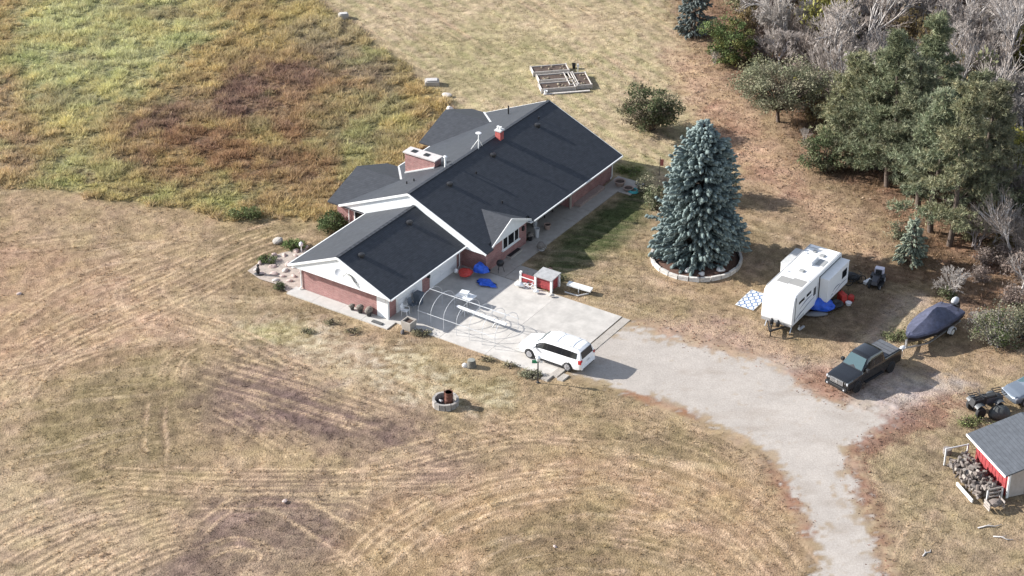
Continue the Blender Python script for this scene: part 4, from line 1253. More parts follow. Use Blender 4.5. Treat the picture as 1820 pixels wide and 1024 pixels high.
# boat under a navy cover on its trailer
boat = thing("boat", "boat under a taut navy cover on the trailer behind the pickup", "boat", (30.25, 122.35, 0), R(226.5))
mb = MB()
bs = [(3.15, .06, .85, 1.36, 1.38), (2.7, .45, .70, 1.36, 1.48), (2.0, .82, .58, 1.35, 1.66), (1.0, 1.05, .50, 1.34, 1.92), (0.2, 1.13, .47, 1.33, 2.18), (-0.4, 1.15, .46, 1.32, 2.22), (-0.9, 1.15, .46, 1.31, 2.05), (-1.6, 1.13, .46, 1.30, 1.62), (-2.4, 1.08, .46, 1.28, 1.5), (-2.7, 1.02, .48, 1.26, 1.38)]
hv, hf = [], []
for x, w, zk, zg, zp in bs:
    hv += [(x, 0, zk), (x, w * .62, zk + .12), (x, w * .95, zk + .38), (x, w, zg), (x, -w, zg), (x, -w * .95, zk + .38), (x, -w * .62, zk + .12)]
for i in range(len(bs) - 1):
    for k in range(7):
        hf.append((i * 7 + k, i * 7 + (k + 1) % 7, (i + 1) * 7 + (k + 1) % 7, (i + 1) * 7 + k))
hf += [tuple(range(7)), tuple(range((len(bs) - 1) * 7, len(bs) * 7))]
sharp(MB().add(hv, hf).build("hull", mat("black_gelcoat", (0.012, 0.013, 0.02), 0.3), boat), 40)
cv, cf = [], []
m = 13
for i, (x, w, zk, zg, zp) in enumerate(bs):
    for k in range(m):
        a = math.pi * k / (m - 1)
        sag = 0.05 * math.sin(i * 2.3 + k * 1.7)
        y = math.cos(a) * (w + .03)
        z = zg + (zp - zg) * (1 - abs(math.cos(a))) ** (0.72 + 0.12 * (i % 2)) + sag * math.sin(a)
        if k in (0, m - 1):
            z = zg - .1 - .08 * (i % 2)
        cv.append((x, y, z))
for i in range(len(bs) - 1):
    for k in range(m - 1):
        cf.append((i * m + k, i * m + k + 1, (i + 1) * m + k + 1, (i + 1) * m + k))
cf += [tuple(range(m)), tuple(range((len(bs) - 1) * m, len(bs) * m))]
navyc = mat("navy_canvas", (0.06, 0.065, 0.105), 0.75, var=0.35, scale=3, bump=0.8)
sharp(MB().add(cv, cf).build("cover", navyc, boat, True), 14)
om = MB().blob((-2.9, 0, 1.66), (.40, .26, .30), 5, 2, .12).build("outboard_cowl", mat("cowl_grey", (.42, .43, .45), .4), boat, True)
MB().box(-3.25, -2.7, -.26, .26, .6, 1.45).build("outboard_leg", M_BLACK, om)
MB().tube([(-2.2, -.7, 1.3), (-2.3, -.65, 1.75), (-2.3, .65, 1.75), (-2.2, .7, 1.3)], .035, 6).build("stern_rail", M_BLACKM, boat)
tr = thing("boat_trailer", "galvanised boat trailer with white fenders hitched to the pickup", "trailer", (30.25, 122.35, 0), R(226.5))
tf = MB()
for s in (1, -1):
    tf.bar((-2.6, s * .8, .42), (1.6, s * .8, .42), .08, .12)
    tf.bar((1.6, s * .8, .42), (3.3, 0, .42), .08, .12)
    tf.bar((-2.4, s * .42, .52), (1.4, s * .42, .56), .1, .06)
for x in (-2.4, -1.0, .4, 1.5):
    tf.bar((x, -.85, .44), (x, .85, .44), .07, .07)
tf.bar((3.1, 0, .42), (4.4, 0, .44), .1, .1)
tf.build("frame", M_STEEL, tr)
MB().box(3.2, 3.35, -.06, .06, .45, 1.1).build("winch_post", M_STEEL, tr)
MB().lathe([(.03, .02), (.03, .75)], 8, (3.9, .15, 0)).build("tongue_jack", M_STEEL, tr)
MB().blob((3.7, 0, .62), (.28, .16, .16), 8, 2, .1).build("tongue_cover", M_WPLAS, tr, True)
for s in (1, -1):
    wheel(tr, -1.05, s * 1.06, .31, .2, rim=M_WHITE)
    pts = [(-1.05 + math.cos(a) * .42, .31 + math.sin(a) * .42) for a in [math.pi * k / 8 for k in range(9)]] + [(-1.05 + math.cos(a) * .37, .31 + math.sin(a) * .37) for a in [math.pi * k / 8 for k in range(8, -1, -1)]]
    MB().prism(pts, s * .94, s * 1.2, 'y').build("fender", M_WPLAS, tr)

# riding mower, and a dark quad bike by the shed
def tractor(name, label, cat, loc, rz, body, seatm, boxm):
    t = thing(name, label, cat, loc, rz)
    MB().hexa([(.1, -.28, .42), (.95, -.24, .42), (.95, .24, .42), (.1, .28, .42), (.1, -.26, .82), (.85, -.2, .76), (.85, .2, .76), (.1, .26, .82)]).build("hood", body, t, bevel=.04)
    MB().box(-.75, .1, -.36, .36, .38, .5).build("chassis", M_BLACK, t)
    MB().box(-.2, .55, -.6, .6, .16, .28).build("mower_deck", M_BLACKM, t, bevel=.05)
    MB().box(-.55, -.15, -.24, .24, .55, .66).build("seat", seatm, t, bevel=.04)
    MB().box(-.62, -.52, -.24, .24, .6, .98).build("seat_back", seatm, t, bevel=.04)
    MB().tube([(0.0, 0, .8), (-.12, 0, .98)], .02, 6).tube([(-.12 + .02 * math.sin(a), .17 * math.cos(a), .98 + .17 * math.sin(a) * .5) for a in [2 * math.pi * k / 12 for k in range(12)]], .018, 5, closed=True).build("steering_wheel", M_BLACK, t)
    for s in (1, -1):
        wheel(t, -.5, s * .42, .27, .24, rim=M_LGREY)
        wheel(t, .7, s * .38, .19, .16, rim=M_LGREY)
        MB().box(-.8, -.2, s * .42 - .12, s * .42 + .12, .56, .6).build("fender", body, t)
    if boxm:
        MB().box(-1.15, -.7, -.35, .35, .45, 1.0).build("bagger", boxm, t, bevel=.05)
    return t
tractor("riding_mower", "dark riding mower with pale bagger standing on bare ground by the trailer's tail", "mower", G(1557, 506), R(248), mat("mower_grey", (0.045, 0.045, 0.055), 0.4), M_BLACK, mat("lilac_white", (0.62, 0.6, 0.68), 0.5))
qd = thing("quad_bike", "black quad bike with rack parked beside the grey car", "quad bike", G(1750, 732), R(200))
qd.scale = (1.2, 1.3, 1.5)
MB().hexa([(.1, -.2, .5), (1.0, -.24, .5), (1.0, .24, .5), (.1, .2, .5), (.1, -.16, .95), (.85, -.2, .84), (.85, .2, .84), (.1, .16, .95)]).build("front_body", M_BLACK, qd, bevel=.04)
MB().hexa([(-1.0, -.22, .5), (.1, -.2, .5), (.1, .2, .5), (-1.0, .22, .5), (-.95, -.2, .8), (.1, -.14, .8), (.1, .14, .8), (-.95, .2, .8)]).build("rear_body", mat("quad_grey", (.06, .065, .07), .45), qd, bevel=.04)
for sx in (.62, -.62):
    for sy in (1, -1):
        fp = [(sx + math.cos(a) * .42, .32 + math.sin(a) * .42) for a in [math.pi * (.22 + .56 * k / 8) for k in range(9)]] + [(sx + math.cos(a) * .385, .32 + math.sin(a) * .385) for a in [math.pi * (.22 + .56 * k / 8) for k in range(8, -1, -1)]]
        MB().prism(fp, sy * .26, sy * .56, 'y').build("fender", mat("quad_grey", (.06, .065, .07), .45), qd)
MB().box(-.6, .15, -.17, .17, .78, .92).build("seat", mat("black_vinyl", (0.03, 0.03, 0.03), 0.5), qd, bevel=.05)
MB().tube([(.3, -.4, 1.08), (.42, -.12, 1.02), (.42, .12, 1.02), (.3, .4, 1.08)], .025, 6).build("handlebar", M_BLACKM, qd)
for x0, x1 in ((.45, 1.0), (-1.05, -.5)):
    rk = MB()
    for k in range(5):
        yy = -.36 + k * .18
        rk.bar((x0, yy, .95), (x1, yy, .95), .03, .03)
    rk.bar((x0, -.38, .96), (x0, .38, .96), .03, .03).bar((x1, -.38, .96), (x1, .38, .96), .03, .03)
    rk.build("rack", M_BLACKM, qd)
for s in (1, -1):
    wheel(qd, .62, s * .46, .3, .22, rim=M_BLACKM)
    wheel(qd, -.62, s * .46, .3, .26, rim=M_BLACKM)
tag(MB().blob((0, 0, .32), (.8, .6, .55), 21, 3, .35, flat=-.3).build("tarp_bundle", mat("dark_tarp", (0.045, 0.05, 0.05), 0.7, var=0.3, bump=0.6), None, True, loc=G(1774, 742)), "dark tarp bundle heaped behind the quad bike", "bundle")
# ------------------------------------------------------------------ yard objects
def rock(loc, r, label, m=M_STONE, cat="boulder", name="boulder", group=None, seed=0):
    o = MB().blob((0, 0, r[2] * 0.45), r, seed, 2, 0.45).build(name, m, None, loc=loc, rot=(0, 0, seed * 1.3))
    return tag(o, label, cat, group)

# block ring round the spruce
ring_t = thing("block_ring", "low ring of white washed blocks around the blue spruce", "edging", ringc)
rr = random.Random(9)
NB = 26
for k in range(NB):
    a = 2 * math.pi * k / NB
    h = rr.uniform(0.30, 0.36)
    wd = 2 * math.pi * 3.45 / NB * 0.94
    x, y = math.cos(a) * 3.45, math.sin(a) * 3.45
    b = MB()
    for q in range(2):
        b.box(-wd / 2 + rr.uniform(0, .02), wd / 2 - rr.uniform(0, .02), -0.09, 0.09 + rr.uniform(-.015, .015), -0.05 + q * h / 2 * 1.02, h / 2 * (q + 1) - 0.015)
    b.build("block", mat("white_block_%d" % (k % 4), tuple(c * (.78 + .07 * (k % 4)) for c in (0.62, 0.59, 0.55)), 0.9, var=0.2, scale=5), ring_t, loc=(x, y, 0), rot=(rr.uniform(-.06, .06), 0, a + math.pi / 2 + rr.uniform(-.05, .05)))
mul = MB().lathe([(3.36, 0.02), (3.0, 0.14), (2.0, 0.2), (0.01, 0.24)], 40, (ringc.x, ringc.y, 0)).build("mulch_bed", M_MULCH, None, True)
mul["kind"] = "structure"
for i, (px, py, s) in enumerate([(1224, 482, .34), (1247, 488, .26), (1281, 481, .36), (1216, 474, .22)]):
    rock(G(px, py, 0.12), (s, s * .8, s * .6), ["flat white stone on the mulch under the spruce, left of centre", "small white stone on the mulch at the front of the spruce ring", "largest white stone on the mulch right of the spruce", "little white stone leftmost on the spruce mulch"][i], mat("white_stone", (.62, .6, .58), .85, var=.15), "stone", "stone", seed=i + 3)

# raised vegetable beds behind the house
def bed(label, p, L, W, rz, n=1):
    t = thing("raised_bed", label, "planter", p, rz, "raised vegetable beds behind the house")
    h = 0.42
    wood = mat("bleached_board", (0.50, 0.46, 0.42), 0.9, var=0.22, scale=6)
    for z0 in (0.0, h / 2):
        for y in (-W / 2, W / 2):
            MB().box(-L / 2, L / 2, y - 0.03, y + 0.03, z0 + .004, z0 + h / 2 - .006).build("board", wood, t)
        for x in (-L / 2, L / 2):
            MB().box(x - 0.03, x + 0.03, -W / 2 + .035, W / 2 - .035, z0 + .004, z0 + h / 2 - .006).build("board", wood, t)
    MB().box(-L / 2 + .04, L / 2 - .04, -W / 2 + .04, W / 2 - .04, 0.02, h - .1).build("soil", M_SOIL, t)
    for sx in (-1, 1):
        for sy in (-1, 1):
            MB().box(sx * (L / 2 + .02) - .06, sx * (L / 2 + .02) + .06, sy * (W / 2 + .02) - .06, sy * (W / 2 + .02) + .06, 0, h + .02).build("corner_post", wood, t)
    rg = random.Random(L * 10 + p.x)
    for k in range(6):
        MB().blob((rg.uniform(-L / 2 + .2, L / 2 - .2), rg.uniform(-W / 2 + .15, W / 2 - .15), h - .05), (.12, .1, .1), k, 1, .4).build("dead_plant", mat("dead_stalk", (.30, .25, .18), 1, var=.3), t)
    return t
ba = R(11)
bed("rear raised bed of pale boards, farthest from the house", G(977, 128), 3.3, 1.3, ba)
bed("long middle raised bed of pale boards behind the house", G(984, 143), 2.9, 1.2, ba)
bed("front raised bed of pale boards nearest the roof ridge", G(990, 158), 3.1, 1.3, ba)
bed("short square raised bed at the right of the beds", G(1033, 147), 1.3, 2.7, ba)
bed("narrow raised bed filling the gap between the long and square beds", G(1015, 146), .8, 2.6, ba)
tag(MB().bar((0, 0, .06), (4.2, .8, .06), .22, .1).build("loose_board", mat("bleached_board", (.5, .46, .42), .9), None, loc=G(966, 169)), "long pale board lying in front of the raised beds", "board")
tag(MB().lathe([(.14, 0), (.19, .42), (.2, .44), (.17, .43), (.12, .05)], 12).build("bucket", M_BLACK, None, loc=G(1020, 121)), "black bucket standing behind the raised beds", "bucket")
st_ = thing("stake", "short white stake beside the square raised bed", "stake", G(1027, 128))
MB().box(-.05, .05, -.05, .05, 0, .8).build("post", M_WHITE, st_)
MB().box(-.12, .12, -.07, -.05, .55, .75).build("tag_plate", M_WHITE, st_)
bk = thing("pail", "white pail at the front corner of the raised beds", "bucket", G(970, 168))
MB().lathe([(.12, 0), (.16, .34), (.17, .36), (.14, .35), (.11, .04)], 12).build("body", M_WPLAS, bk)
MB().tube([(-.16, 0, .34), (-.1, 0, .5), (.1, 0, .5), (.16, 0, .34)], .01, 4).build("handle", M_STEEL, bk)

# concrete well covers and stones at the meadow edge
def vault(px, py, L, W, h, rz, label):
    t = thing("well_cover", label, "concrete box", G(px, py), rz)
    MB().hexa([(-L / 2, -W / 2, -.1), (L / 2, -W / 2, -.1), (L / 2, W / 2, -.1), (-L / 2, W / 2, -.1), (-L / 2 * .96, -W / 2 * .94, h), (L / 2 * .94, -W / 2 * .9, h * .92), (L / 2 * .95, W / 2 * .92, h), (-L / 2 * .95, W / 2 * .9, h * 1.05)]).build("curb", M_CONC2, t, bevel=.05)
    MB().box(-L * .36, L * .36, -W * .34, W * .34, h * .99, h + .09).build("lid", mat("pale_lid", (.44, .42, .40), .9, var=.25), t, bevel=.03)
    return t
vault(768, 150, 1.35, .95, .42, R(5), "pale concrete well cover at the meadow edge behind the house")
vault(611, 33, 1.0, .75, .5, R(12), "small pale concrete box at the top edge of the meadow")
rock(G(794, 171), (.45, .3, .2), "flat pale stone on the lawn edge below the well cover", seed=14)
rock(G(799, 199), (.28, .25, .42), "upright white stone peeking past the rear roof corner", mat("white_stone", (.62, .6, .58), .85), seed=15)
rock(G(783, 185), (.3, .2, .14), "low tan stone in the grass near the rear roof corner", M_PINKSTONE, seed=16)

# rock garden at the garage's rear corner
rg = random.Random(12)
RP = [(Vector((p.x, p.y)))for p in rockbed]
placed = []
for k in range(400):
    px, py = rg.uniform(440, 545), rg.uniform(440, 530)
    p = G(px, py)
    inside = bool(inpoly(rockbed, np.array([p.x]), np.array([p.y]))[0])
    u, v = (p - HO).dot(HU), (p - HO).dot(HV)
    if not inside or (u > -0.6 and v > -5.2) or any((p - q).length < .75 for q in placed):
        continue
    placed.append(p)
    s = rg.uniform(.16, .36)
    rock(p, (s, s * rg.uniform(.6, .95), s * rg.uniform(.4, .7)), "pinkish pale stone in the rock bed beside the garage", M_PINKSTONE if k % 3 else M_STONE, "stone", "garden_stone", "stones of the rock bed", seed=k)
    if len(placed) > 26:
        break
rock(G(493, 432), (.36, .28, .26), "lone pale boulder on the grass uphill of the rock bed", mat("tan_stone", (.34, .31, .28), .9, var=.2), seed=31)
fg = thing("garden_figure", "small black figure standing on the left tip of the rock bed", "statue", G(459, 488))
MB().blob((0, 0, .38), (.16, .15, .36), 6, 2, .25).build("body", M_BLACK, fg, True)
MB().blob((.03, 0, .8), (.11, .1, .12), 7, 2, .15).build("head", M_BLACK, fg, True)
MB().blob((.05, 0, .06), (.4, .28, .08), 8, 2, .2).build("base", M_BLACK, fg, True)
wl = thing("garden_lamp", "white garden lamp standing by the garage rear eave", "lamp", G(536, 448))
MB().lathe([(.05, 0), (.04, .5)], 8).build("post", M_WHITE, wl)
MB().lathe([(.06, .5), (.17, .58), (.16, .78), (.03, .9)], 12).build("head", M_WPLAS, wl, True)

# barrel fire ring, stump, lamp post
fr = thing("fire_ring", "round stone fire ring with pale rim on the field", "fire pit", G(792, 718))
for k in range(14):
    a = 2 * math.pi * k / 14
    MB().box(-.18, .18, -.09, .09, -.05, .42 + .02 * (k % 3)).build("block", mat("ring_block_%d" % (k % 3), tuple(c * (.82 + .1 * (k % 3)) for c in (.31, .285, .26)), .95, var=.25, scale=5), fr, loc=(math.cos(a) * .82, math.sin(a) * .82, 0), rot=(0, 0, a + math.pi / 2))
MB().lathe([(.74, .06), (.01, .1)], 20).build("ash", mat("ash", (.07, .06, .06), 1, var=.5, scale=9), fr)
bl = thing("burn_barrel", "rusty burn barrel standing inside the fire ring", "barrel", G(798, 719))
MB().lathe([(.28, .1), (.285, .4), (.30, .42), (.285, .44), (.285, .72), (.30, .74), (.285, .76), (.285, 1.02), (.30, 1.04), (.26, 1.03), (.25, .3)], 18).build("drum", M_RUST, bl, True)
MB().lathe([(.26, .99), (.01, .99)], 18).build("lid", mat("pale_rust", (.36, .25, .22), .8, var=.3), bl)
MB().tube([(-.3, 0, .1), (-.31, 0, 1.25)], .035, 6).build("pipe", M_RUST, bl)
rock(G(784, 714, .1), (.16, .13, .12), "white stone lying in the fire ring ash", mat("white_stone", (.62, .6, .58), .85), "stone", "stone", seed=40)
sp_ = thing("tree_stump", "short weathered stump on the field below the apron", "stump", G(838, 652))
MB().lathe([(.42, -.05), (.33, .15), (.29, .55), (.27, .58)], 14).build("trunk", mat("stump_bark", (.13, .12, .10), .95, var=.4, scale=7, bump=.7), sp_, True)
MB().lathe([(.27, .582), (.01, .59)], 14).build("cut_face", mat("cut_wood", (.22, .22, .19), .9, var=.3), sp_)
rock(G(826, 652), (.22, .16, .2), "white stone leaning on the field stump", mat("white_stone", (.62, .6, .58), .85), "stone", "stone", seed=41)
lamp = thing("lamp_post", "thin black lamp post with pale lantern beside the minivan", "lamp post", G(956, 680))
MB().tube([(0, 0, 0), (0, 0, 1.75)], .045, 8).build("post", M_BLACKM, lamp)
MB().lathe([(.12, 0), (.1, .06), (.05, .12)], 10).build("base", M_BLACKM, lamp)
MB().bar((-.28, 0, 1.7), (.28, 0, 1.7), .04, .04).build("crossbar", M_BLACKM, lamp)
lh = MB().lathe([(.06, 1.74), (.13, 1.8), (.15, 2.02), (.1, 2.06)], 8).build("lantern", mat("milk_glass", (.7, .72, .7), .3), lamp)
MB().lathe([(.19, 2.06), (.04, 2.2), (.01, 2.26)], 8).build("hood", M_WHITE, lh)
MB().box(-.42, -.06, -.03, .0, 1.6, 1.86).build("sign_plate", mat("green_plate", (.02, .22, .11), .5), lamp)
MB().box(.12, .32, -.03, .0, 1.62, 1.78).build("number_plate", M_WHITE, lamp)

# hoop frame of a small greenhouse on the apron
hf_ = thing("hoop_frame", "bare tunnel frame of pale metal hoops standing on the apron", "greenhouse frame", UV(0, 0, 0.05), YAW)
pale = mat("pale_pipe", (.5, .51, .52), .45, metal=.2)
u0, u1_, hh = 1.5, 4.5, 2.05
for k in range(7):
    v = 6.1 + k * 1.12
    pts = [(u0, v, 0), (u0, v, 1.0)] + [((u0 + u1_) / 2 - math.cos(a) * (u1_ - u0) / 2, v, 1.0 + math.sin(a) * (hh - 1.0)) for a in [math.pi * i / 12 for i in range(1, 12)]] + [(u1_, v, 1.0), (u1_, v, 0)]
    MB(H3).tube(pts, .02, 6).build("hoop", pale, hf_)
for u, z in [((u0 + u1_) / 2, hh + .03), (u0 - .035, 1.0), (u1_ + .035, 1.0)]:
    MB(H3).tube([(u, 6.05, z), (u, 12.9, z)], .02, 6).build("purlin", pale, hf_)
gt = thing("white_gutter", "long white gutter length resting across trestles on the apron", "pipe", UV(0, 0, 0.05), YAW)
ga, gb = UV(0, 0), None
def to_uv(p): return (p - HO).dot(HU), (p - HO).dot(HV)
a_, b_ = to_uv(G(812, 545, .5)), to_uv(G(900, 578, .5))
MB(H3).bar((a_[0], a_[1], .5), (b_[0], b_[1], .5), .24, .14).build("channel", M_WPLAS, gt, bevel=.04)
for t in (.15, .8):
    q = (a_[0] + (b_[0] - a_[0]) * t, a_[1] + (b_[1] - a_[1]) * t)
    MB(H3).bar((q[0] - .25, q[1] - .2, 0), (q[0], q[1], .43), .05, .05).bar((q[0] + .25, q[1] - .2, 0), (q[0], q[1], .43), .05, .05).bar((q[0] - .25, q[1] + .2, 0), (q[0], q[1], .43), .05, .05).bar((q[0] + .25, q[1] + .2, 0), (q[0], q[1], .43), .05, .05).build("trestle", M_LGREY, gt)
tb = thing("folding_table", "white folding table with clutter on it behind the hoop frame", "table", G(828, 541), YAW)
MB().box(-.45, .45, -.7, .7, .70, .76).build("tabletop", M_WPLAS, tb, bevel=.02)
for x in (-.38, .38):
    for y in (-.6, .6):
        MB().tube([(x, y, .7), (x * 1.05, y * 1.05, .02)], .02, 6).build("leg", M_STEEL, tb)
tag(MB().box(-.22, .22, -.3, .3, .0, .26).box(-.24, .24, -.32, .32, .262, .32).build("cooler", mat("cool_white", (.74, .76, .78), .4), None, loc=G(826, 541) + Vector((0, 0, .765)), rot=(0, 0, YAW + .2)), "white cooler box on the folding table", "cooler")
def chair(label, p, rz, m):
    t = thing("plastic_chair", label, "chair", p, rz, "plastic chairs by the garage")
    MB().box(-.22, .22, -.22, .22, .40, .44).build("seat", m, t, bevel=.02)
    MB().hexa([(-.25, -.22, .44), (-.2, -.22, .44), (-.2, .22, .44), (-.25, .22, .44), (-.36, -.2, .88), (-.32, -.2, .88), (-.32, .2, .88), (-.36, .2, .88)]).build("backrest", m, t, bevel=.02)
    for x in (-.2, .2):
        for y in (-.2, .2):
            MB().tube([(x, y, .41), (x * 1.2, y * 1.2, 0)], .025, 5).build("leg", m, t)
    for y in (-.24, .24):
        MB().tube([(-.3, y, .64), (.18, y, .64), (.22, y, .42)], .025, 5).build("arm", m, t)
chair("white plastic armchair in front of the near garage door", UV(1.75, 4.75, .05), YAW - R(80), M_WPLAS)
chair("grey plastic armchair beside the white one at the garage door", UV(2.7, 4.7, .05), YAW - R(95), mat("slate_plastic", (.10, .12, .15), .5))
gb_ = thing("wheeled_bin", "dark wheeled bin beside the brick pier between the garage doors", "bin", UV(3.6, 4.6, .05), YAW)
MB().hexa([(-.22, -.25, .05), (.22, -.25, .05), (.22, .25, .05), (-.22, .25, .05), (-.28, -.3, .9), (.28, -.3, .9), (.28, .3, .9), (-.28, .3, .9)]).build("body", mat("slate_plastic", (.10, .12, .15), .5), gb_)
MB().box(-.3, .3, -.32, .32, .905, .98).build("lid", mat("slate_plastic", (.1, .12, .15), .5), gb_, bevel=.03)
pl = thing("planter_box", "square pale concrete planter at the corner of the garage apron", "planter", G(727, 584), YAW)
mbp = MB()
for q in range(4):
    a = q * math.pi / 2
    c, s = round(math.cos(a)), round(math.sin(a))
    mbp.hexa([(c * .36 - s * .36, s * .36 + c * .36, 0), (c * .36 + s * .36, s * .36 - c * .36, 0), (c * .29 + s * .29, s * .29 - c * .29, 0), (c * .29 - s * .29, s * .29 + c * .29, 0),
              (c * .42 - s * .42, s * .42 + c * .42, .72), (c * .42 + s * .42, s * .42 - c * .42, .72), (c * .33 + s * .33, s * .33 - c * .33, .72), (c * .33 - s * .33, s * .33 + c * .33, .72)])
mbp.build("box", M_CONC2, pl)
MB().box(-.32, .32, -.32, .32, .3, .6).build("soil", M_SOIL, pl)
rock(G(716, 591), (.2, .14, .16), "dark stone beside the concrete planter", mat("dark_stone", (.1, .09, .09), .9), "stone", "stone", seed=52)
pot_label = ["dark pot of dry plants on the gable walk, nearest the side door", "dark pot of dry plants in the middle of the gable walk", "small dark pot at the gable wall"]
for i, (v, s) in enumerate([(2.55, 1.0), (1.75, .9), (1.0, .7)]):
    t = thing("flower_pot", pot_label[i], "pot", UV(.22, v, .05))
    MB().lathe([(.16 * s, 0), (.25 * s, .38 * s), (.27 * s, .4 * s), (.22 * s, .38 * s)], 12).build("pot", M_BLACK, t)
    MB().blob((0, 0, .5 * s), (.32 * s, .3 * s, .25 * s), i, 2, .5).build("plant", mat("dry_plant", (.17, .15, .13), 1, var=.5, scale=12), t)
tag(MB(None).bar((0, 0, .1), (.75, -.5, .1), .3, .06).build("door_mat", mat("dark_mat", (.08, .08, .08), .9), None, loc=G(662, 572)), "dark mat on the walk at the garage side door", "mat")

# toys and tarp by the bay wall
tag(MB().blob((0, 0, .3), (.5, .42, .38), 61, 3, .5, flat=0.0, jit=.1).build("red_bag", M_RED, None, False, loc=UV(8.7, 5.3, .05)), "red plastic heap by the garage inner corner", "toy")
bt = MB().blob((0, 0, .5), (.55, .5, .6), 62, 3, .7, flat=0, jit=.16).build("blue_tarp", M_BLUETARP, None, False, loc=UV(9.7, 6.0, .05))
tag(bt, "crumpled blue tarp standing against the brick bay", "tarp")
b2 = MB().blob((0, 0, .12), (.9, .45, .26), 63, 3, .8, flat=0, jit=.2).blob((.55, -.3, .1), (.5, .16, .14), 64, 2, .5, flat=0, jit=.2).build("blue_sheet", M_BLUETARP, None, False, loc=UV(8.75, 7.2, .05), rot=(0, 0, R(-20)))
tag(b2, "blue sheet spread flat on the shaded apron", "tarp")
tag(MB().blob((0, 0, .3), (.22, .2, .32), 65, 2, .3, flat=0).build("white_sack", M_WPLAS, None, True, loc=UV(8.6, 4.5, .05)), "pale sack at the garage inner corner", "sack")
kt = thing("charcoal_grill", "black kettle grill near the bay corner", "grill", UV(10.9, 7.0, .06))
MB().lathe([(.05, .5), (.25, .58), (.31, .75), (.31, .78)], 14).build("bowl", M_BLACK, kt, True)
MB().lathe([(.315, .785), (.24, .95), (.06, 1.02)], 14).build("lid", M_BLACK, kt, True)
for k in range(3):
    a = k * 2.1
    MB().tube([(math.cos(a) * .15, math.sin(a) * .15, .6), (math.cos(a) * .32, math.sin(a) * .32, 0)], .018, 5).build("leg", M_BLACK, kt)

# red coop with a grey lid, and the clutter round it
cp = thing("chicken_coop", "small red and white coop with flat grey roof at the apron's far edge", "coop", UV(10.95, 11.2, .02), YAW)
def C3(u, v, z): return (u, -v, z)
MB(C3).box(-.45, .5, -.65, .65, .08, 1.0).build("box", M_REDP, cp)
rf = MB(C3).hexa([(-.65, -.8, 1.02), (.7, -.8, 1.1), (.7, .8, 1.1), (-.65, .8, 1.02), (-.65, -.8, 1.1), (.7, -.8, 1.18), (.7, .8, 1.18), (-.65, .8, 1.1)]).build("roof", mat("grey_felt", (.33, .33, .33), .9, var=.2, scale=4), cp)
for u, v in ((-.5, -.7), (-.5, .7), (.55, -.7), (.55, .7)):
    MB(C3).box(u - .08, u + .08, v - .08, v + .08, 0, 1.04).build("corner_post", M_WHITE, cp)
for z in (.35, .65):
    MB(C3).box(-.475, -.455, -.62, .62, z, z + .09).build("rail", M_REDP, cp)
run = MB(C3).box(-.48, -.40, -2.0, -.82, .12, .8).build("run_panel", M_REDP, cp)
MB(C3).box(-.52, -.36, -2.16, -1.98, 0, .95).build("end_post", M_WHITE, run)
MB(C3).box(-.54, -.5, -2.0, -.85, .5, .56).build("slat", M_WHITE, run)
wt = thing("utility_cart", "white plank cart with thin frame behind the coop", "cart", UV(11.6, 12.9, .03), YAW)
MB(C3).bar((-.1, -.2, .55), (.2, 1.7, .42), .5, .16).build("tray", M_WHITE, wt)
MB(C3).bar((-.7, -.1, .12), (-.6, 1.0, .1), .06, .08).bar((-.6, 1.0, .1), (.1, 1.5, .12), .06, .08).build("frame", M_LGREY, wt)
for u in (-.2, .3):
    MB(C3).tube([(u, .8, .02), (u, .8, .45)], .04, 6).build("leg", M_LGREY, wt)
bc = thing("small_bicycle", "white child's bicycle leaning in front of the coop", "bicycle", UV(9.95, 10.3, .05), YAW - R(80))
for x in (-.32, .32):
    MB().tube([(x + math.cos(a) * .22, 0, .22 + math.sin(a) * .22) for a in [2 * math.pi * k / 16 for k in range(16)]], .028, 5, closed=True).build("wheel", M_WPLAS, bc)
MB().tube([(-.32, 0, .22), (-.1, 0, .5), (.25, 0, .5), (.32, 0, .22)], .025, 5).tube([(-.32, 0, .22), (.0, 0, .2), (.25, 0, .5)], .025, 5).build("frame", M_WPLAS, bc)
MB().box(-.2, -.02, -.06, .06, .54, .6).build("saddle", M_BLACK, bc)
MB().tube([(.22, -.2, .68), (.26, 0, .62), (.22, .2, .68)], .02, 5).build("handlebar", M_WPLAS, bc)
for i, (u, v, s, m, lab) in enumerate([(9.8, 9.5, .3, M_WPLAS, "white plastic toy lying left of the child's bicycle"), (9.75, 11.1, .28, M_WPLAS, "white plastic tub by the coop's front post"), (9.9, 12.3, .22, M_STONE, "grey stone at the coop's right foot")]):
    tag(MB().blob((0, 0, s * .5), (s, s * .7, s * .8), 70 + i, 2, .6, flat=0).build("plastic_toy" if i < 2 else "stone", m, None, True, loc=UV(u, v, .05)), lab, "toy" if i < 2 else "stone")
rock(UV(12.4, 9.9), (.28, .2, .16), "reddish stone on the walk behind the coop", mat("red_stone", (.3, .16, .13), .9), "stone", "stone", seed=77)
rock(UV(13.1, 10.1), (.3, .22, .16), "flat reddish stone near the shaded lawn edge", mat("red_stone", (.3, .16, .13), .9), "stone", "stone", seed=78)

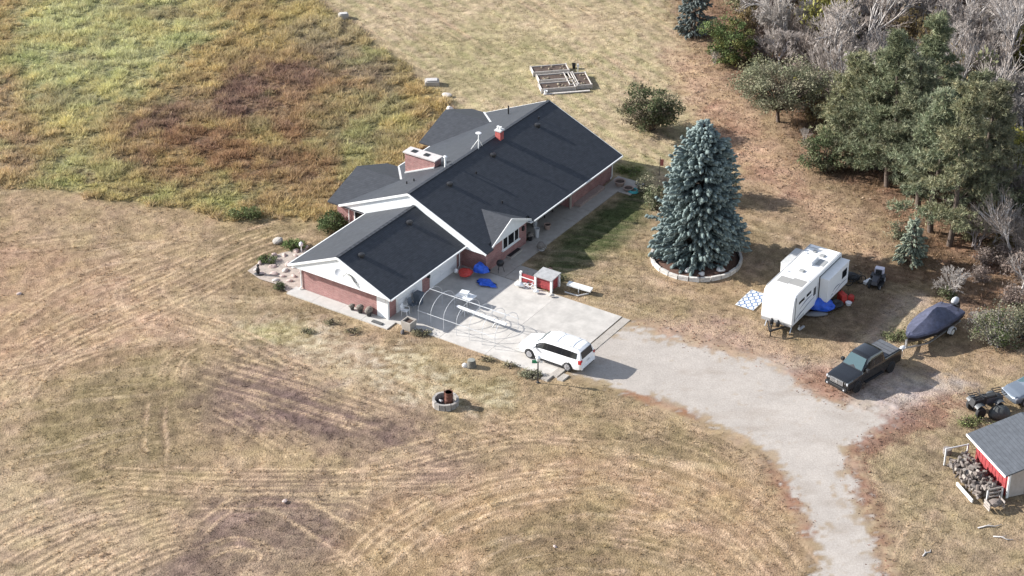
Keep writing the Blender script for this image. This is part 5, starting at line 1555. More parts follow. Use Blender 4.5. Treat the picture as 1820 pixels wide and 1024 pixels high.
# things by the front entrance
def pot(p, r, h, m, label, plant=None, seed=0):
    t = thing("flower_pot", label, "pot", p)
    MB().lathe([(r * .7, 0), (r, h), (r * 1.1, h), (r * 1.1, h * 1.08), (r * .9, h * 1.06), (r * .86, h * .8)], 16).build("pot", m, t)
    MB().lathe([(r * .88, h * .82), (.01, h * .86)], 14).build("soil", M_SOIL, t)
    if plant:
        MB().blob((0, 0, h * 1.2), (r * 1.1, r * 1.1, r * .8), seed, 2, .5).build("plant", plant, t)
dry = mat("dry_plant", (.17, .15, .13), 1, var=.5, scale=12)
pot(UV(18.6, 6.35, .06), .28, .4, M_TERRA, "round pale bowl pot in front of the entrance")
pot(UV(17.0, 6.4, .06), .2, .75, M_LGREY, "tall white pot at the entrance edge")
pot(UV(18.4, 5.3, .06), .22, .5, M_LGREY, "white pot deep in the entrance recess", dry, 3)
pot(UV(16.3, 6.2, .06), .24, .4, M_BLACK, "dark pot tucked behind the bay corner", dry, 4)
pot(UV(15.5, 7.8, .06), .36, .3, M_LGREY, "wide grey pot at the lawn edge of the walk", dry, 5)
pot(UV(28.2, 7.3, .06), .45, .38, M_TERRA, "large round planter at the far end of the front walk")
pot(UV(27.9, 8.3, .04), .4, .2, M_TERRA, "low stone dish beside the large round planter")
bn = thing("garden_bench", "dark bench inside the entrance recess", "bench", UV(20.6, 5.0, .06), YAW)
MB(C3).box(-.7, .7, -.25, .25, .4, .46).build("seat", M_BLACK, bn)
MB(C3).box(-.7, .7, -.28, -.22, .46, .95).build("backrest", M_BLACK, bn)
for u in (-.6, .6):
    for v in (-.2, .2):
        MB(C3).box(u - .03, u + .03, v - .03, v + .03, 0, .4).build("leg", M_BLACK, bn)
hs_ = MB()
for k in range(3):
    hs_.tube([(math.cos(a) * (.42 - .05 * k), math.sin(a) * (.42 - .05 * k), .06 + .05 * k) for a in [2 * math.pi * i / 20 for i in range(20)]], .05, 5, closed=True)
tag(hs_.build("hose_coil", M_TEAL, None, True, loc=G(1126, 341)), "coiled teal garden hose on the ground past the front walk", "hose")
rfd = thing("yard_flag", "small red banner on a thin pole left of the spruce", "flag", G(1172, 312))
MB().tube([(0, 0, 0), (0, 0, 1.7)], .025, 6).build("pole", M_BLACKM, rfd)
MB().box(.03, .3, -.01, .01, .9, 1.5).build("banner", mat("faded_red", (.45, .14, .11), .7), rfd)

# round the travel trailer
mt = thing("outdoor_mat", "blue and white patterned mat beside the travel trailer", "mat", G(1337, 534), R(57))
MB().box(-1.3, 1.3, -.75, .75, .03, .045).build("base", mat("mat_white", (.62, .64, .66), .8), mt)
k = 0
for i in range(8):
    for j in range(5):
        x, y = -1.12 + i * .32, -.6 + j * .3
        s = 1 if (i + j) % 2 else -1
        MB().add([(x - .15, y - .07 * s, .05), (x, y + .05 * s, .05), (x + .15, y - .07 * s, .05), (x + .15, y + .05 * s, .05), (x, y + .17 * s, .05), (x - .15, y + .05 * s, .05)], [(0, 1, 4, 5), (1, 2, 3, 4)]).build("chevron", mat("mat_blue" if j % 2 else "mat_grey", (.03, .10, .26) if j % 2 else (.10, .15, .25), .8), mt)
tp = MB().blob((0, 0, .3), (.85, .6, .5), 81, 3, .6, flat=0, jit=.12).build("blue_tarp", M_BLUETARP, None, False, loc=G(1460, 553))
tag(tp, "bright blue tarp bundle on the shaded ground by the travel trailer", "tarp")
tag(MB().blob((0, 0, .12), (1.0, .35, .2), 82, 2, .4, flat=0).build("grey_sheet", mat("grey_sheet", (.2, .2, .21), .8), None, True, loc=G(1450, 561)), "grey sheet lying in front of the blue tarp bundle", "tarp")
def gascan(p, label, s=1.0, rz=0):
    t = thing("fuel_can", label, "fuel can", p, rz)
    MB().box(-.14 * s, .14 * s, -.2 * s, .2 * s, 0, .42 * s).build("body", M_RED, t, bevel=.04)
    MB().tube([(0, -.15 * s, .42 * s), (0, -.08 * s, .52 * s), (0, .08 * s, .52 * s), (0, .12 * s, .42 * s)], .025, 5).build("handle", M_RED, t)
    MB().tube([(0, .16 * s, .42 * s), (0, .26 * s, .6 * s)], .03, 5).build("spout", M_BLACK, t)
gascan(G(1496, 536), "tall red fuel can behind the blue tarp bundle", 1.7, .4)
gascan(G(1512, 535), "red fuel can farther right beside the white tub", 1.1, 1.2)
tag(MB().lathe([(.18, 0), (.24, .2), (.25, .22), (.2, .2)], 12).build("tub", M_WPLAS, None, loc=G(1508, 542)), "small white tub in front of the red fuel can", "tub")
tag(MB().blob((0, 0, .25), (.5, .35, .35), 84, 3, .7, flat=0).build("black_sack", M_BLACK, None, True, loc=G(1487, 545)), "black sack on the ground between tarp and fuel cans", "sack")
bk2 = thing("bicycle", "black bicycle leaning behind the travel trailer slide out", "bicycle", G(1520, 506), R(20))
for x in (-.52, .52):
    MB().tube([(x + math.cos(a) * .33, 0, .34 + math.sin(a) * .33) for a in [2 * math.pi * k / 20 for k in range(20)]], .035, 5, closed=True).build("wheel", M_RUBBER, bk2)
MB().tube([(-.52, 0, .34), (-.2, 0, .8), (.4, 0, .8), (.52, 0, .34)], .03, 5).tube([(-.52, 0, .34), (-.05, 0, .3), (.4, 0, .8)], .03, 5).build("frame", M_BLACK, bk2)
MB().box(-.32, -.08, -.08, .08, .86, .93).build("saddle", M_BLACK, bk2)
MB().tube([(.34, -.28, 1.0), (.4, 0, .95), (.34, .28, 1.0)], .025, 5).build("handlebar", M_BLACK, bk2)
tag(MB().blob((0, 0, .3), (.6, .5, .5), 85, 3, .6, flat=0).build("black_cover", M_BLACK, None, True, loc=G(1512, 497)), "black covered heap at the travel trailer's rear corner", "bundle")
wb = thing("wheel_chocks", "pale jack stand and blocks at the trailer's front corner", "jack", G(1420, 587), R(30))
MB().bar((0, 0, .05), (.6, .2, .05), .16, .1).build("plank", M_LGREY, wb)
MB().lathe([(.12, .1), (.05, .3), (.05, .42)], 8).build("jack", M_STEEL, wb)
tag(MB().bar((-.4, 0, .12), (.4, 0, .2), .3, .2).build("white_box", M_WPLAS, None, loc=G(1543, 503), rot=(0, 0, .6)), "white box on the ground at the mower's left", "box")

# shed with firewood lean-to at the right edge
shed = thing("shed", "red shed with dark grey shingle roof at the right edge", "shed", Vector((31.19, 102.6, 0)), R(-72))
# local x runs towards the camera along the left roof edge, y to the right
def S3(a, b, z): return (a, b, z)
LX = 4.1
MB().box(-LX, -.1, .35, 6.4, 0, 2.05).build("wall", M_REDP, shed)
MB().box(-.1, 0, .3, 6.45, 0, 2.15).build("front_wall", mat("beige_panel", (.40, .35, .31), .8, var=.12, scale=3), shed)
for y in (1.6, 2.9, 4.2):
    MB().box(.001, .03, y - .03, y + .03, 0, 2.1).build("batten", M_GREYW, shed)
MB().box(.001, .06, .28, .42, 0, 2.15).build("corner_post", M_WHITE, shed)
sr = MB().slab([(-LX - .4, -.25, 2.12), (.45, -.25, 2.12), (.45, 3.6, 3.0), (-LX - .4, 3.6, 3.0)], .1).build("roof", shingle_mat("slate_shingle", (.085, .093, .105), (.092, .10, .113)), shed)
MB().slab([(-LX - .4, 3.6, 3.0), (.45, 3.6, 3.0), (.45, 7.0, 2.12), (-LX - .4, 7.0, 2.12)], .1).build("roof", MATS.get("x") or sr.data.materials[0], shed)
MB().bar((-LX - .4, -.28, 2.05), (.45, -.28, 2.05), .05, .14).build("fascia", M_WHITE, shed)
for k in range(9):
    a = -LX + .1 + k * .42
    MB().box(a, a + .37, .30, .349, .05, 2.0).build("plank", M_REDP, shed)
wf = thing("wood_rack", "pale rail frame around the firewood at the shed", "rack", Vector((31.19, 102.6, 0)), R(-72))
for x, y in [(-LX - .3, -.1), (-LX - .3, -1.7), (.15, -.15), (.15, -1.2)]:
    MB().box(x - .045, x + .045, y - .045, y + .045, 0, 1.35 if x < -1 else 1.0).build("post", M_LGREY, wf)
MB().bar((-LX - .3, -.1, 1.3), (-LX - .3, -1.7, 1.3), .06, .08).build("rail", M_LGREY, wf)
for z in (.45, .75, 1.05):
    MB().bar((.15, -.15, z), (.15, -1.2, z), .05, .1).build("rail", M_GREYW, wf)
MB().bar((-2.2, -2.0, .12), (-.2, -2.0, .12), .1, .22).build("base_board", M_WHITE, wf)
rg = random.Random(21)
logm = [mat("log_%d" % k, c, .95, var=.35, scale=7) for k, c in enumerate([(.15, .125, .11), (.21, .18, .16), (.12, .10, .09), (.25, .22, .195)])]
protos = []
for k in range(8):
    r, L = rg.uniform(.07, .15), rg.uniform(.38, .6)
    b = MB()
    n = 9
    rad = [r * rg.uniform(.85, 1.12) for _ in range(n)]
    vs = [(math.cos(2 * math.pi * i / n) * rad[i], math.sin(2 * math.pi * i / n) * rad[i], s * L / 2) for s in (-1, 1) for i in range(n)]
    b.add(vs, [tuple(range(n - 1, -1, -1)), tuple(range(n, 2 * n))] + [(i, (i + 1) % n, (i + 1) % n + n, i + n) for i in range(n)])
    o = b.build("firewood_log", logm[k % 4], None)
    protos.append(o)
mw = Matrix.Translation((31.19, 102.6, 0)) @ Matrix.Rotation(R(-72), 4, 'Z')
cnt = 0
for k in range(210):
    t = k / 210
    x = -LX - .1 + rg.uniform(0, LX + .0)
    wmax = 1.6
    y = -rg.uniform(.05, wmax)
    lay = max(0, .95 - abs(y + .8) * .55) * rg.random()
    z = .16 + lay
    o = protos[k] if k < 8 else protos[k % 8].copy()
    if k >= 8:
        link(o)
    o.matrix_world = mw @ Matrix.Translation((x, y, z)) @ Matrix.Rotation(rg.uniform(0, 6.3), 4, 'Z') @ Matrix.Rotation(R(90) * (1 if rg.random() < .75 else 0) + rg.uniform(-.4, .4), 4, 'X')
    tag(o, "cut grey log in the firewood heap beside the shed", "log", "firewood heap at the shed")
tag(MB().lathe([(.28, 0), (.3, .35), (.28, .4), (.05, .42)], 12).build("chopping_block", logm[1], None, loc=G(1683, 806)), "pale chopping block at the far end of the firewood", "log")
lb = thing("log_bin", "dark slatted bin of split wood at the front of the firewood", "bin", mw @ Vector((.75, -1.0, 0)), R(-72))
for z in (.1, .3, .5):
    [MB().box(-.35, .35, q - .025, q + .025, z, z + .13).build("slat", M_GREYW, lb) for q in (-.525, .525)]
MB().blob((0, 0, .4), (.36, .5, .32), 88, 2, .4, flat=0).build("split_wood", logm[0], lb)
# twigs and debris at bottom right
for i, (px, py, L, a, lab) in enumerate([(1738, 940, 1.6, 10, "bleached branch lying on the grass below the shed"), (1765, 955, 1.2, -20, "short bleached branch at the lower right grass"), (1640, 990, .9, 40, "small bleached stick near the drive's lower end")]):
    tag(MB().tube([(0, 0, .06), (L * .4, .1, .09), (L * .7, -.03, .07), (L, .12, .05)], [.05, .045, .035, .02], 5).tube([(L * .4, .1, .08), (L * .65, .35, .08)], [.03, .012], 4).build("fallen_branch", M_PBARK, None, True, loc=G(px, py), rot=(0, 0, R(a))), lab, "branch")
for i, (px, py, s, lab) in enumerate([(507, 891, .16, "small white stone lying alone on the lower field"), (986, 972, .14, "white stone low in the field near the bottom"), (34, 523, .2, "pale stone on the left field"), (1175, 818, .1, "little dark stone right of the drive")]):
    if i == 3:
        px, py = 1597, 928
    rock(G(px, py), (s, s * .7, s * .5), lab, M_PINKSTONE if i < 3 else M_SOIL, "stone", "stone", seed=90 + i)
# ------------------------------------------------------------------ vegetation
def seg_mesh(name, segs, m, sides=3):
    """tapered limbs from (p0, p1, r0, r1) rows"""
    Sg = np.array([[*a, *b, c, d] for a, b, c, d in segs], float)
    p0, p1, r0, r1 = Sg[:, 0:3], Sg[:, 3:6], Sg[:, 6], Sg[:, 7]
    d = p1 - p0
    d /= np.linalg.norm(d, axis=1)[:, None] + 1e-9
    ref = np.where(np.abs(d[:, 2:3]) < 0.9, np.array([[0, 0, 1.0]]), np.array([[1.0, 0, 0]]))
    s = np.cross(d, ref)
    s /= np.linalg.norm(s, axis=1)[:, None] + 1e-9
    t = np.cross(s, d)
    n = len(Sg)
    V = np.zeros((n, 2, sides, 3))
    for k in range(sides):
        a = 2 * math.pi * k / sides
        o = s * math.cos(a) + t * math.sin(a)
        V[:, 0, k] = p0 + o * r0[:, None]
        V[:, 1, k] = p1 + o * r1[:, None]
    b = (np.arange(n) * 2 * sides)[:, None]
    F = np.concatenate([np.stack([b[:, 0] + k, b[:, 0] + (k + 1) % sides, b[:, 0] + sides + (k + 1) % sides, b[:, 0] + sides + k], 1) for k in range(sides)])
    return np_mesh(name, V.reshape(-1, 3), F, m, smooth=sides > 4)

def leaf_quads(name, cen, size, cols, m, up=0.3, rng=RNG, aspect=0.6):
    n = len(cen)
    nr = rng.normal(0, 1, (n, 3))
    nr[:, 2] += up * 2
    nr /= np.linalg.norm(nr, axis=1)[:, None]
    a = np.cross(nr, rng.normal(0, 1, (n, 3)))
    a /= np.linalg.norm(a, axis=1)[:, None]
    b = np.cross(nr, a)
    sz = (size * rng.uniform(0.6, 1.35, n))[:, None]
    a, b = a * sz / 2, b * sz / 2 * aspect
    V = np.stack([cen - a, cen - b * 0.9, cen + a, cen + b], 1)
    c = np.repeat(cols[:, None, :], 4, 1)
    return np_mesh(name, V.reshape(-1, 3), np.arange(4 * n).reshape(-1, 4), m, np.clip(c, 0, .85).reshape(-1, 3))

def rnd_unit(rg):
    v = Vector((rg.gauss(0, 1), rg.gauss(0, 1), rg.gauss(0, 1)))
    return v.normalized()

def bare_segs(seed, H, spread=0.55, depth=6, thick=0.16, nkids=(2, 4), up=0.35, twig=0.011, lf=1.0):
    rg = random.Random(seed)
    big, fine = [], []
    def grow(p, d, L, r, lev):
        n = 3 if lev < 2 else 2
        q = p
        for i in range(n):
            d = (d + rnd_unit(rg) * 0.16 + Vector((0, 0, up * 0.12))).normalized()
            e = q + d * (L / n)
            ra, rb = r * (1 - 0.3 * i / n), r * (1 - 0.3 * (i + 1) / n)
            (big if r > 0.035 else fine).append((q, e, max(ra, twig), max(rb, twig)))
            if lev > 0 and lev < depth and rg.random() < 0.75:
                ax = rnd_unit(rg)
                nd = (d + ax * spread * 1.3).normalized()
                grow(e, nd, L * rg.uniform(0.45, 0.7), rb * 0.5, lev + 1)
            q = e
        if lev < depth:
            for k in range(rg.randint(*nkids)):
                nd = (d + rnd_unit(rg) * spread * rg.uniform(0.7, 1.4)).normalized()
                grow(q, nd, L * rg.uniform(0.58, 0.82) * lf, r * 0.66, lev + 1)
    grow(Vector((0, 0, -0.1)), Vector((rg.uniform(-.12, .12), rg.uniform(-.12, .12), 1)).normalized(), H * 0.27, thick, 0)
    return big, fine

def bare_proto(name, seed, H, bark, twigm, label, cat="tree", stems=1, **k):
    t = thing(name, label, cat)
    B, Fn = [], []
    rg = random.Random(seed)
    for i in range(stems):
        b, f = bare_segs(seed * 7 + i, H * rg.uniform(.8, 1), **k)
        off = Vector((rg.uniform(-.3, .3), rg.uniform(-.3, .3), 0)) if stems > 1 else Vector((0, 0, 0))
        tilt = Matrix.Rotation(rg.uniform(.1, .55) if stems > 1 else 0, 3, Vector((rg.uniform(-1, 1), rg.uniform(-1, 1), 0)).normalized() if stems > 1 else Vector((1, 0, 0)))
        for src, dst in ((b, B), (f, Fn)):
            dst += [(tilt @ p + off, tilt @ q + off, r0, r1) for p, q, r0, r1 in src]
    obj("trunk", seg_mesh("trunk", B, bark, 5), t)
    obj("crown", seg_mesh("crown", Fn, twigm, 3), t)
    return t

def place(proto, used, loc, rz, sc, label=None, group=None):
    """the first time the prototype itself, then copies with their parts"""
    if proto in used:
        o = copy_tree(proto)
    else:
        o = proto
        used.append(proto)
    o.location = loc
    o.rotation_euler = (0, 0, rz)
    o.scale = sc if hasattr(sc, '__len__') else (sc, sc, sc)
    if label:
        o["label"] = label
    if group:
        o["group"] = group
    return o

def shrub(name, label, cat, loc, W, D, H, colors, n_cl=60, per=60, leaf=0.16, cl_r=0.38, seed=0, trunk_h=0.0, rz=0, hollow=0.55, gaps=0.0, group=None, stem=0.05, link_=True, bark=None, up=.3):
    rg = np.random.default_rng(seed + 500)
    t = thing(name, label, cat, loc, rz, group)
    d = rg.normal(0, 1, (n_cl, 3))
    d /= np.linalg.norm(d, axis=1)[:, None]
    r = rg.uniform(hollow, 1.0, n_cl) ** 0.7
    lump = 1 + 0.22 * np.sin(d[:, 0] * 4 + seed) * np.cos(d[:, 1] * 5 + seed * 2) + 0.15 * rg.normal(0, 1, n_cl)
    hz = (H - trunk_h) / 2
    c = d * r[:, None] * lump[:, None] * np.array([W / 2, D / 2, hz]) * 0.88
    c[:, 2] = np.maximum(c[:, 2] + trunk_h + hz, 0.12 + trunk_h * 0.6)
    colors = np.array(colors)
    ccol = colors[rg.integers(0, len(colors), n_cl)] * rg.uniform(0.75, 1.25, (n_cl, 1))
    k = rg.integers(0, n_cl, n_cl * per)
    p = c[k] + rg.normal(0, 1, (len(k), 3)) * cl_r * np.array([1, 1, .7]) * 0.6
    p[:, 2] = np.maximum(p[:, 2], 0.03)
    lc = ccol[k] * rg.uniform(0.7, 1.3, (len(k), 1))
    obj("crown", leaf_quads("crown", p, leaf, lc, M_LEAF, up, rg), t)
    segs = []
    base = Vector((0, 0, -0.05))
    fork = Vector((rg.normal(0, .1), rg.normal(0, .1), max(0.15, trunk_h * .8)))
    if trunk_h > .4:
        segs.append((base, fork, stem * 2.6, stem * 1.9))
    for i in range(0, n_cl, 2):
        e = Vector(c[i])
        b = fork if trunk_h > .4 else Vector((rg.normal(0, .15), rg.normal(0, .15), -.05))
        m_ = b.lerp(e, .5) + Vector(rg.normal(0, .12, 3)) + Vector((0, 0, .1))
        segs.append((b, m_, stem, stem * .65))
        segs.append((m_, e, stem * .65, stem * .25))
    obj("trunk", seg_mesh("trunk", segs, bark or M_BARK, 4), t)
    return t

def tufts(cen, dirs, L, wid, k, cols, rg):
    """needle brushes: k thin blades round each twig end"""
    n = len(cen)
    d = rg.normal(0, 1, (n, k, 3)) * 0.75 + dirs[:, None, :] * 0.9
    d /= np.linalg.norm(d, axis=2)[..., None]
    s = np.cross(d, rg.normal(0, 1, (n, k, 3)))
    s /= np.linalg.norm(s, axis=2)[..., None]
    ln = L * rg.uniform(0.6, 1.2, (n, k, 1))
    a = cen[:, None, :] - s * wid / 2
    b = cen[:, None, :] + s * wid / 2
    tip = cen[:, None, :] + d * ln
    V = np.stack([a, b, tip], 2).reshape(-1, 3)
    c = np.repeat(np.repeat(cols[:, None, :], k, 1)[:, :, None, :], 3, 2) * rg.uniform(0.75, 1.25, (n, k, 1, 1))
    return V, np.arange(len(V)).reshape(-1, 3), np.clip(c, 0, .8).reshape(-1, 3)

def pine(label, loc, H, Rm, seed, cols, crown0=0.3, lean=(0, 0), group=None, dens=1.0):
    rg = np.random.default_rng(seed)
    Rm *= 0.84
    cols = np.array(cols) * (0.78 + 0.11 * (seed % 5)) * np.array([1 + .05 * (seed % 3), 1, 1 - .06 * (seed % 2)])
    t = thing("pine_tree", label, "pine", loc, rg.uniform(0, 6.28), group)
    pts = [Vector((lean[0] * z + .12 * math.sin(z * .9 + seed), lean[1] * z + .12 * math.cos(z * .7 + seed), z)) for z in np.linspace(-.2, H, 14)]
    segs = [(pts[i], pts[i + 1], .24 * (1 - i / 14.5) + .02, .24 * (1 - (i + 1) / 14.5) + .02) for i in range(13)]
    obj("trunk", seg_mesh("trunk", segs, M_BARK, 7), t)
    bs, cen, dr = [], [], []
    nb = int(52 * dens)
    for i in range(nb):
        f = (i + rg.random()) / nb
        z = H * (crown0 + (0.985 - crown0) * f)
        j = min(12, max(0, int((z + .2) / (H + .2) * 13)))
        o = pts[j].lerp(pts[j + 1], .5)
        o.z = z
        shape = (math.sin(min(1, f * 2.2 + .35) * math.pi / 2)) * (1 - f) ** 1.05 * 1.5
        L = Rm * max(.2, shape) * rg.uniform(.45, 1.25)
        az = rg.uniform(0, 6.283)
        rise = .05 + .55 * f + rg.normal(0, .12)
        d = Vector((math.cos(az), math.sin(az), rise)).normalized()
        q = o
        for s in range(4):
            e = q + (d + Vector((0, 0, .06 * s))).normalized() * (L / 4)
            bs.append((q, e, .05 * (1 - s / 4.6), .05 * (1 - (s + 1) / 4.6)))
            q = e
            if s >= 1:
                for w in range(3):
                    a2 = az + rg.uniform(-1.1, 1.1)
                    sub = Vector((math.cos(a2), math.sin(a2), rg.uniform(.0, .5))).normalized()
                    e2 = q + sub * rg.uniform(.35, .8) * (L / Rm + .4)
                    bs.append((q, e2, .02, .01))
                    nt = int(9 * dens)
                    c = np.array(e2) + rg.normal(0, 1, (nt, 3)) * np.array([.24, .24, .10])
                    cen.append(c)
                    dr.append(np.tile(np.array(sub + Vector((0, 0, .6))), (nt, 1)))
    cen, dr = np.concatenate(cen), np.concatenate(dr)
    dr /= np.linalg.norm(dr, axis=1)[:, None]
    cols = np.array(cols)
    cc = cols[rg.integers(0, len(cols), len(cen))] * rg.uniform(.8, 1.2, (len(cen), 1))
    V, F, Cc = tufts(cen, dr, .36, .06, 9, cc, rg)
    cr = obj("crown", np_mesh("crown", V, F, M_NEEDLE, Cc), t)
    obj("branches", seg_mesh("branches", bs, M_BARK, 3), cr)["kind"] = "stuff"
    return t

def spruce(name, label, loc, H, prof, seed, c_in, c_tip, cl=.5, rad=.12, density=1.0):
    """layered drooping boughs, each carrying finger-like needle sprays"""
    rg = np.random.default_rng(seed)
    t = thing(name, label, "spruce", loc)
    obj("trunk", seg_mesh("trunk", [(Vector((0, 0, -.1)), Vector((0, 0, H * .5)), H * .022, H * .013), (Vector((0, 0, H * .5)), Vector((0, 0, H * .98)), H * .013, .02)], M_BARK, 8), t)
    def Rz(z):
        return float(np.interp(z, [p[0] for p in prof], [p[1] for p in prof]))
    P0, P1, C0, C1, RR = [], [], [], [], []
    bsegs = []
    z = .25
    while z < H * .985:
        R0 = Rz(z)
        nb = max(4, int((5 + R0 * 4.2) * density))
        for b in range(nb):
            az = rg.uniform(0, 6.283)
            L = R0 * rg.uniform(.72, 1.08) * (1 + .13 * math.sin(2 * az + z * .9) + .09 * math.sin(5 * az - z * 1.7) + .06 * math.sin(11 * az + z * 3.1))
            droop = -.28 + .75 * (z / H) ** 2 + rg.normal(0, .08)
            d = Vector((math.cos(az), math.sin(az), droop)).normalized()
            sd = Vector((-math.sin(az), math.cos(az), 0))
            o = Vector((0, 0, z))
            end = o + d * L + Vector((0, 0, .16 * L))
            bsegs.append((o, end, .035, .008))
            nf = max(4, int(L * 5.5))
            for k in range(nf):
                f = .35 + .65 * (k + rg.random()) / nf
                q = o + d * L * f + Vector((0, 0, .16 * L * f * f))
                side = rg.choice([-1, 1])
                dirn = (d * rg.uniform(.5, 1.1) + sd * side * rg.uniform(.1, .9) * (1.15 - f) + Vector((0, 0, rg.uniform(-.75, .2)))).normalized()
                ln = cl * rg.uniform(.6, 1.25) * (.8 + .4 * (1 - f))
                tip = q + dirn * ln
                P0.append(q); P1.append(tip)
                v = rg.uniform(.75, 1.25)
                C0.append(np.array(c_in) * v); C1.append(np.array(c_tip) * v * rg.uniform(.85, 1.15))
                RR.append(rad * rg.uniform(.7, 1.25))
        z += .17 + .10 * R0 / 3
    P0, P1 = np.array(P0), np.array(P1)
    C0, C1, RR = np.array(C0), np.array(C1), np.array(RR)
    n = len(P0)
    d = P1 - P0
    ln = np.linalg.norm(d, axis=1)[:, None]
    d /= ln
    s = np.cross(d, np.array([[.13, .21, 1.0]]))
    s /= np.linalg.norm(s, axis=1)[:, None]
    u = np.cross(s, d)
    sides = 5
    fr, rs = [0, .35, .75], [.45, 1.0, .75]
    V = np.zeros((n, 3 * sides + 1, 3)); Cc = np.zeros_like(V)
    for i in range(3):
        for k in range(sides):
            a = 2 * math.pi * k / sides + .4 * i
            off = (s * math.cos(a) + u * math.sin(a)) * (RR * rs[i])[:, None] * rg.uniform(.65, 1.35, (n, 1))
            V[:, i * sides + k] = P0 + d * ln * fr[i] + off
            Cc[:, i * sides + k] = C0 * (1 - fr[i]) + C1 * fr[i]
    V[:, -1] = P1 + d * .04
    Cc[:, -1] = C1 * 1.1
    base = np.arange(n)[:, None] * (3 * sides + 1)
    F = []
    for i in range(2):
        for k in range(sides):
            a, b = i * sides + k, i * sides + (k + 1) % sides
            F.append(base + np.array([[a, b, b + sides]])); F.append(base + np.array([[a, b + sides, a + sides]]))
    for k in range(sides):
        F.append(base + np.array([[2 * sides + k, 2 * sides + (k + 1) % sides, 3 * sides]]))
    F = np.concatenate(F)
    # loose needles along the sprays
    kk = rg.integers(0, n, n * 2)
    f = rg.uniform(.2, 1, len(kk))[:, None]
    cen = P0[kk] + (P1 - P0)[kk] * f
    V2, F2, C2 = tufts(cen, d[kk], .17, .03, 3, C0[kk] * (1 - f) + C1[kk] * f, rg)
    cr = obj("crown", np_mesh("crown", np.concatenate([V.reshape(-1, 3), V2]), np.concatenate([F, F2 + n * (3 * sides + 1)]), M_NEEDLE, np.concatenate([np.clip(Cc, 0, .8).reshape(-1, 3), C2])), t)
    obj("branches", seg_mesh("branches", bsegs, M_BARK, 3), cr)["kind"] = "stuff"
    return t

# the blue spruce in its ring
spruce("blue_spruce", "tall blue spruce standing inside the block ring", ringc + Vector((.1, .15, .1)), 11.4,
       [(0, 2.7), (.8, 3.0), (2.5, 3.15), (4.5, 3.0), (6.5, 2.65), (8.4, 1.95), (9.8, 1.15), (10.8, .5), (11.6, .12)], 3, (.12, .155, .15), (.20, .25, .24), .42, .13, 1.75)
spruce("small_spruce", "small grey green spruce on the bare ground behind the mower", G(1618, 466), 3.7, [(0, 1.1), (.6, 1.2), (2, .8), (3, .4), (3.7, .08)], 5, (.12, .14, .10), (.26, .29, .22), .32, .08, 1.3)
spruce("dark_spruce", "dark bluish conifer at the top edge of the lawn", G(1233, 62), 7.5, [(0, 1.2), (1, 1.5), (3, 1.4), (5, 1.0), (7.5, .1)], 6, (.07, .085, .08), (.17, .195, .185), .42, .1, .8)

PINEC = [(.19, .215, .135), (.235, .26, .17), (.155, .18, .11), (.27, .29, .20), (.22, .22, .135)]
pine("tall pine at the left of the pine clump beyond the trailer", G(1577, 332), 13.8, 2.8, 21, PINEC, .13)
pine("slim pine close behind the leftmost trunk of the clump", G(1613, 347), 12.0, 2.6, 22, PINEC, .15)
pine("foremost pine of the clump, its bare trunk above the small spruce", G(1688, 438), 14.0, 2.9, 23, PINEC, .13)
pine("pine with thin pale trunk between the foremost and leftmost pines", G(1653, 411), 12.0, 2.6, 24, PINEC, .15)
pine("short bushy pine at the left foot of the pine clump", G(1535, 292), 9.0, 2.7, 25, PINEC, .05)
pine("rightmost pine of the clump, near the yellow tree", G(1738, 402), 12.4, 2.5, 26, PINEC, .2)
pine("pine rising highest at the back of the clump", G(1645, 285), 13.0, 2.6, 27, PINEC, .1)

pine("slender pine between the short bushy pine and the leftmost trunk", G(1558, 300), 10.5, 2.4, 28, PINEC, .1)
pine("slender pine at the top left of the pine clump", G(1512, 262), 8.5, 2.4, 29, PINEC, .05)
pine("slender pine filling the middle of the pine clump", G(1632, 372), 9.5, 2.4, 30, PINEC, .16)
pine("slender pine right of the clump's middle", G(1712, 362), 11.5, 2.5, 31, PINEC, .14)
DKG = [(.09, .115, .055), (.12, .14, .07), (.14, .155, .085), (.17, .155, .10)]
OLV = [(.19, .195, .12), (.23, .225, .15), (.16, .17, .105), (.26, .235, .165)]
YEL = [(.30, .28, .07), (.24, .24, .07), (.34, .29, .09)]
shrub("round_bush", "big round dark green bush on the lawn behind the spruce", "bush", G(1153, 232), 5.6, 5.0, 4.4, DKG + [(.16, .13, .09)], 130, 85, .19, .42, 1, hollow=.5)
shrub("green_bush", "dense green bush at the wood's edge by the upper lawn", "bush", G(1297, 112), 5.0, 4.4, 4.6, [(.10, .14, .05), (.13, .17, .065), (.08, .10, .045), (.2, .2, .07)], 110, 75, .19, .4, 2)
shrub("spreading_tree", "low spreading grey green tree with short dark trunk by the track", "tree", G(1383, 216), 9.6, 7.2, 5.8, OLV, 210, 70, .18, .55, 3, trunk_h=1.3, stem=.07)
shrub("leafy_bush", "bush behind the blue spruce that shades the ground to its right", "bush", G(1268, 352), 3.4, 3.2, 3.3, DKG, 80, 60, .19, .4, 33)
shrub("dark_bush", "dense dark bush at the foot of the short bushy pine", "bush", G(1462, 303), 4.0, 3.6, 3.6, DKG, 80, 75, .18, .38, 4)
shrub("olive_bush", "olive bush touched with yellow beside the spreading tree", "bush", G(1428, 178), 3.0, 2.6, 2.6, OLV + YEL[:1], 60, 60, .17, .38, 5)
shrub("yellow_bush", "yellow leaved bush behind the spreading tree's trunk", "bush", G(1452, 196), 1.8, 1.6, 1.9, YEL, 34, 50, .17, .3, 6)
shrub("yellow_tree", "yellow green tree at the right edge behind the pines", "tree", G(1798, 335), 4.0, 3.6, 5.5, YEL + OLV[:2], 90, 60, .19, .42, 7, trunk_h=1.6)
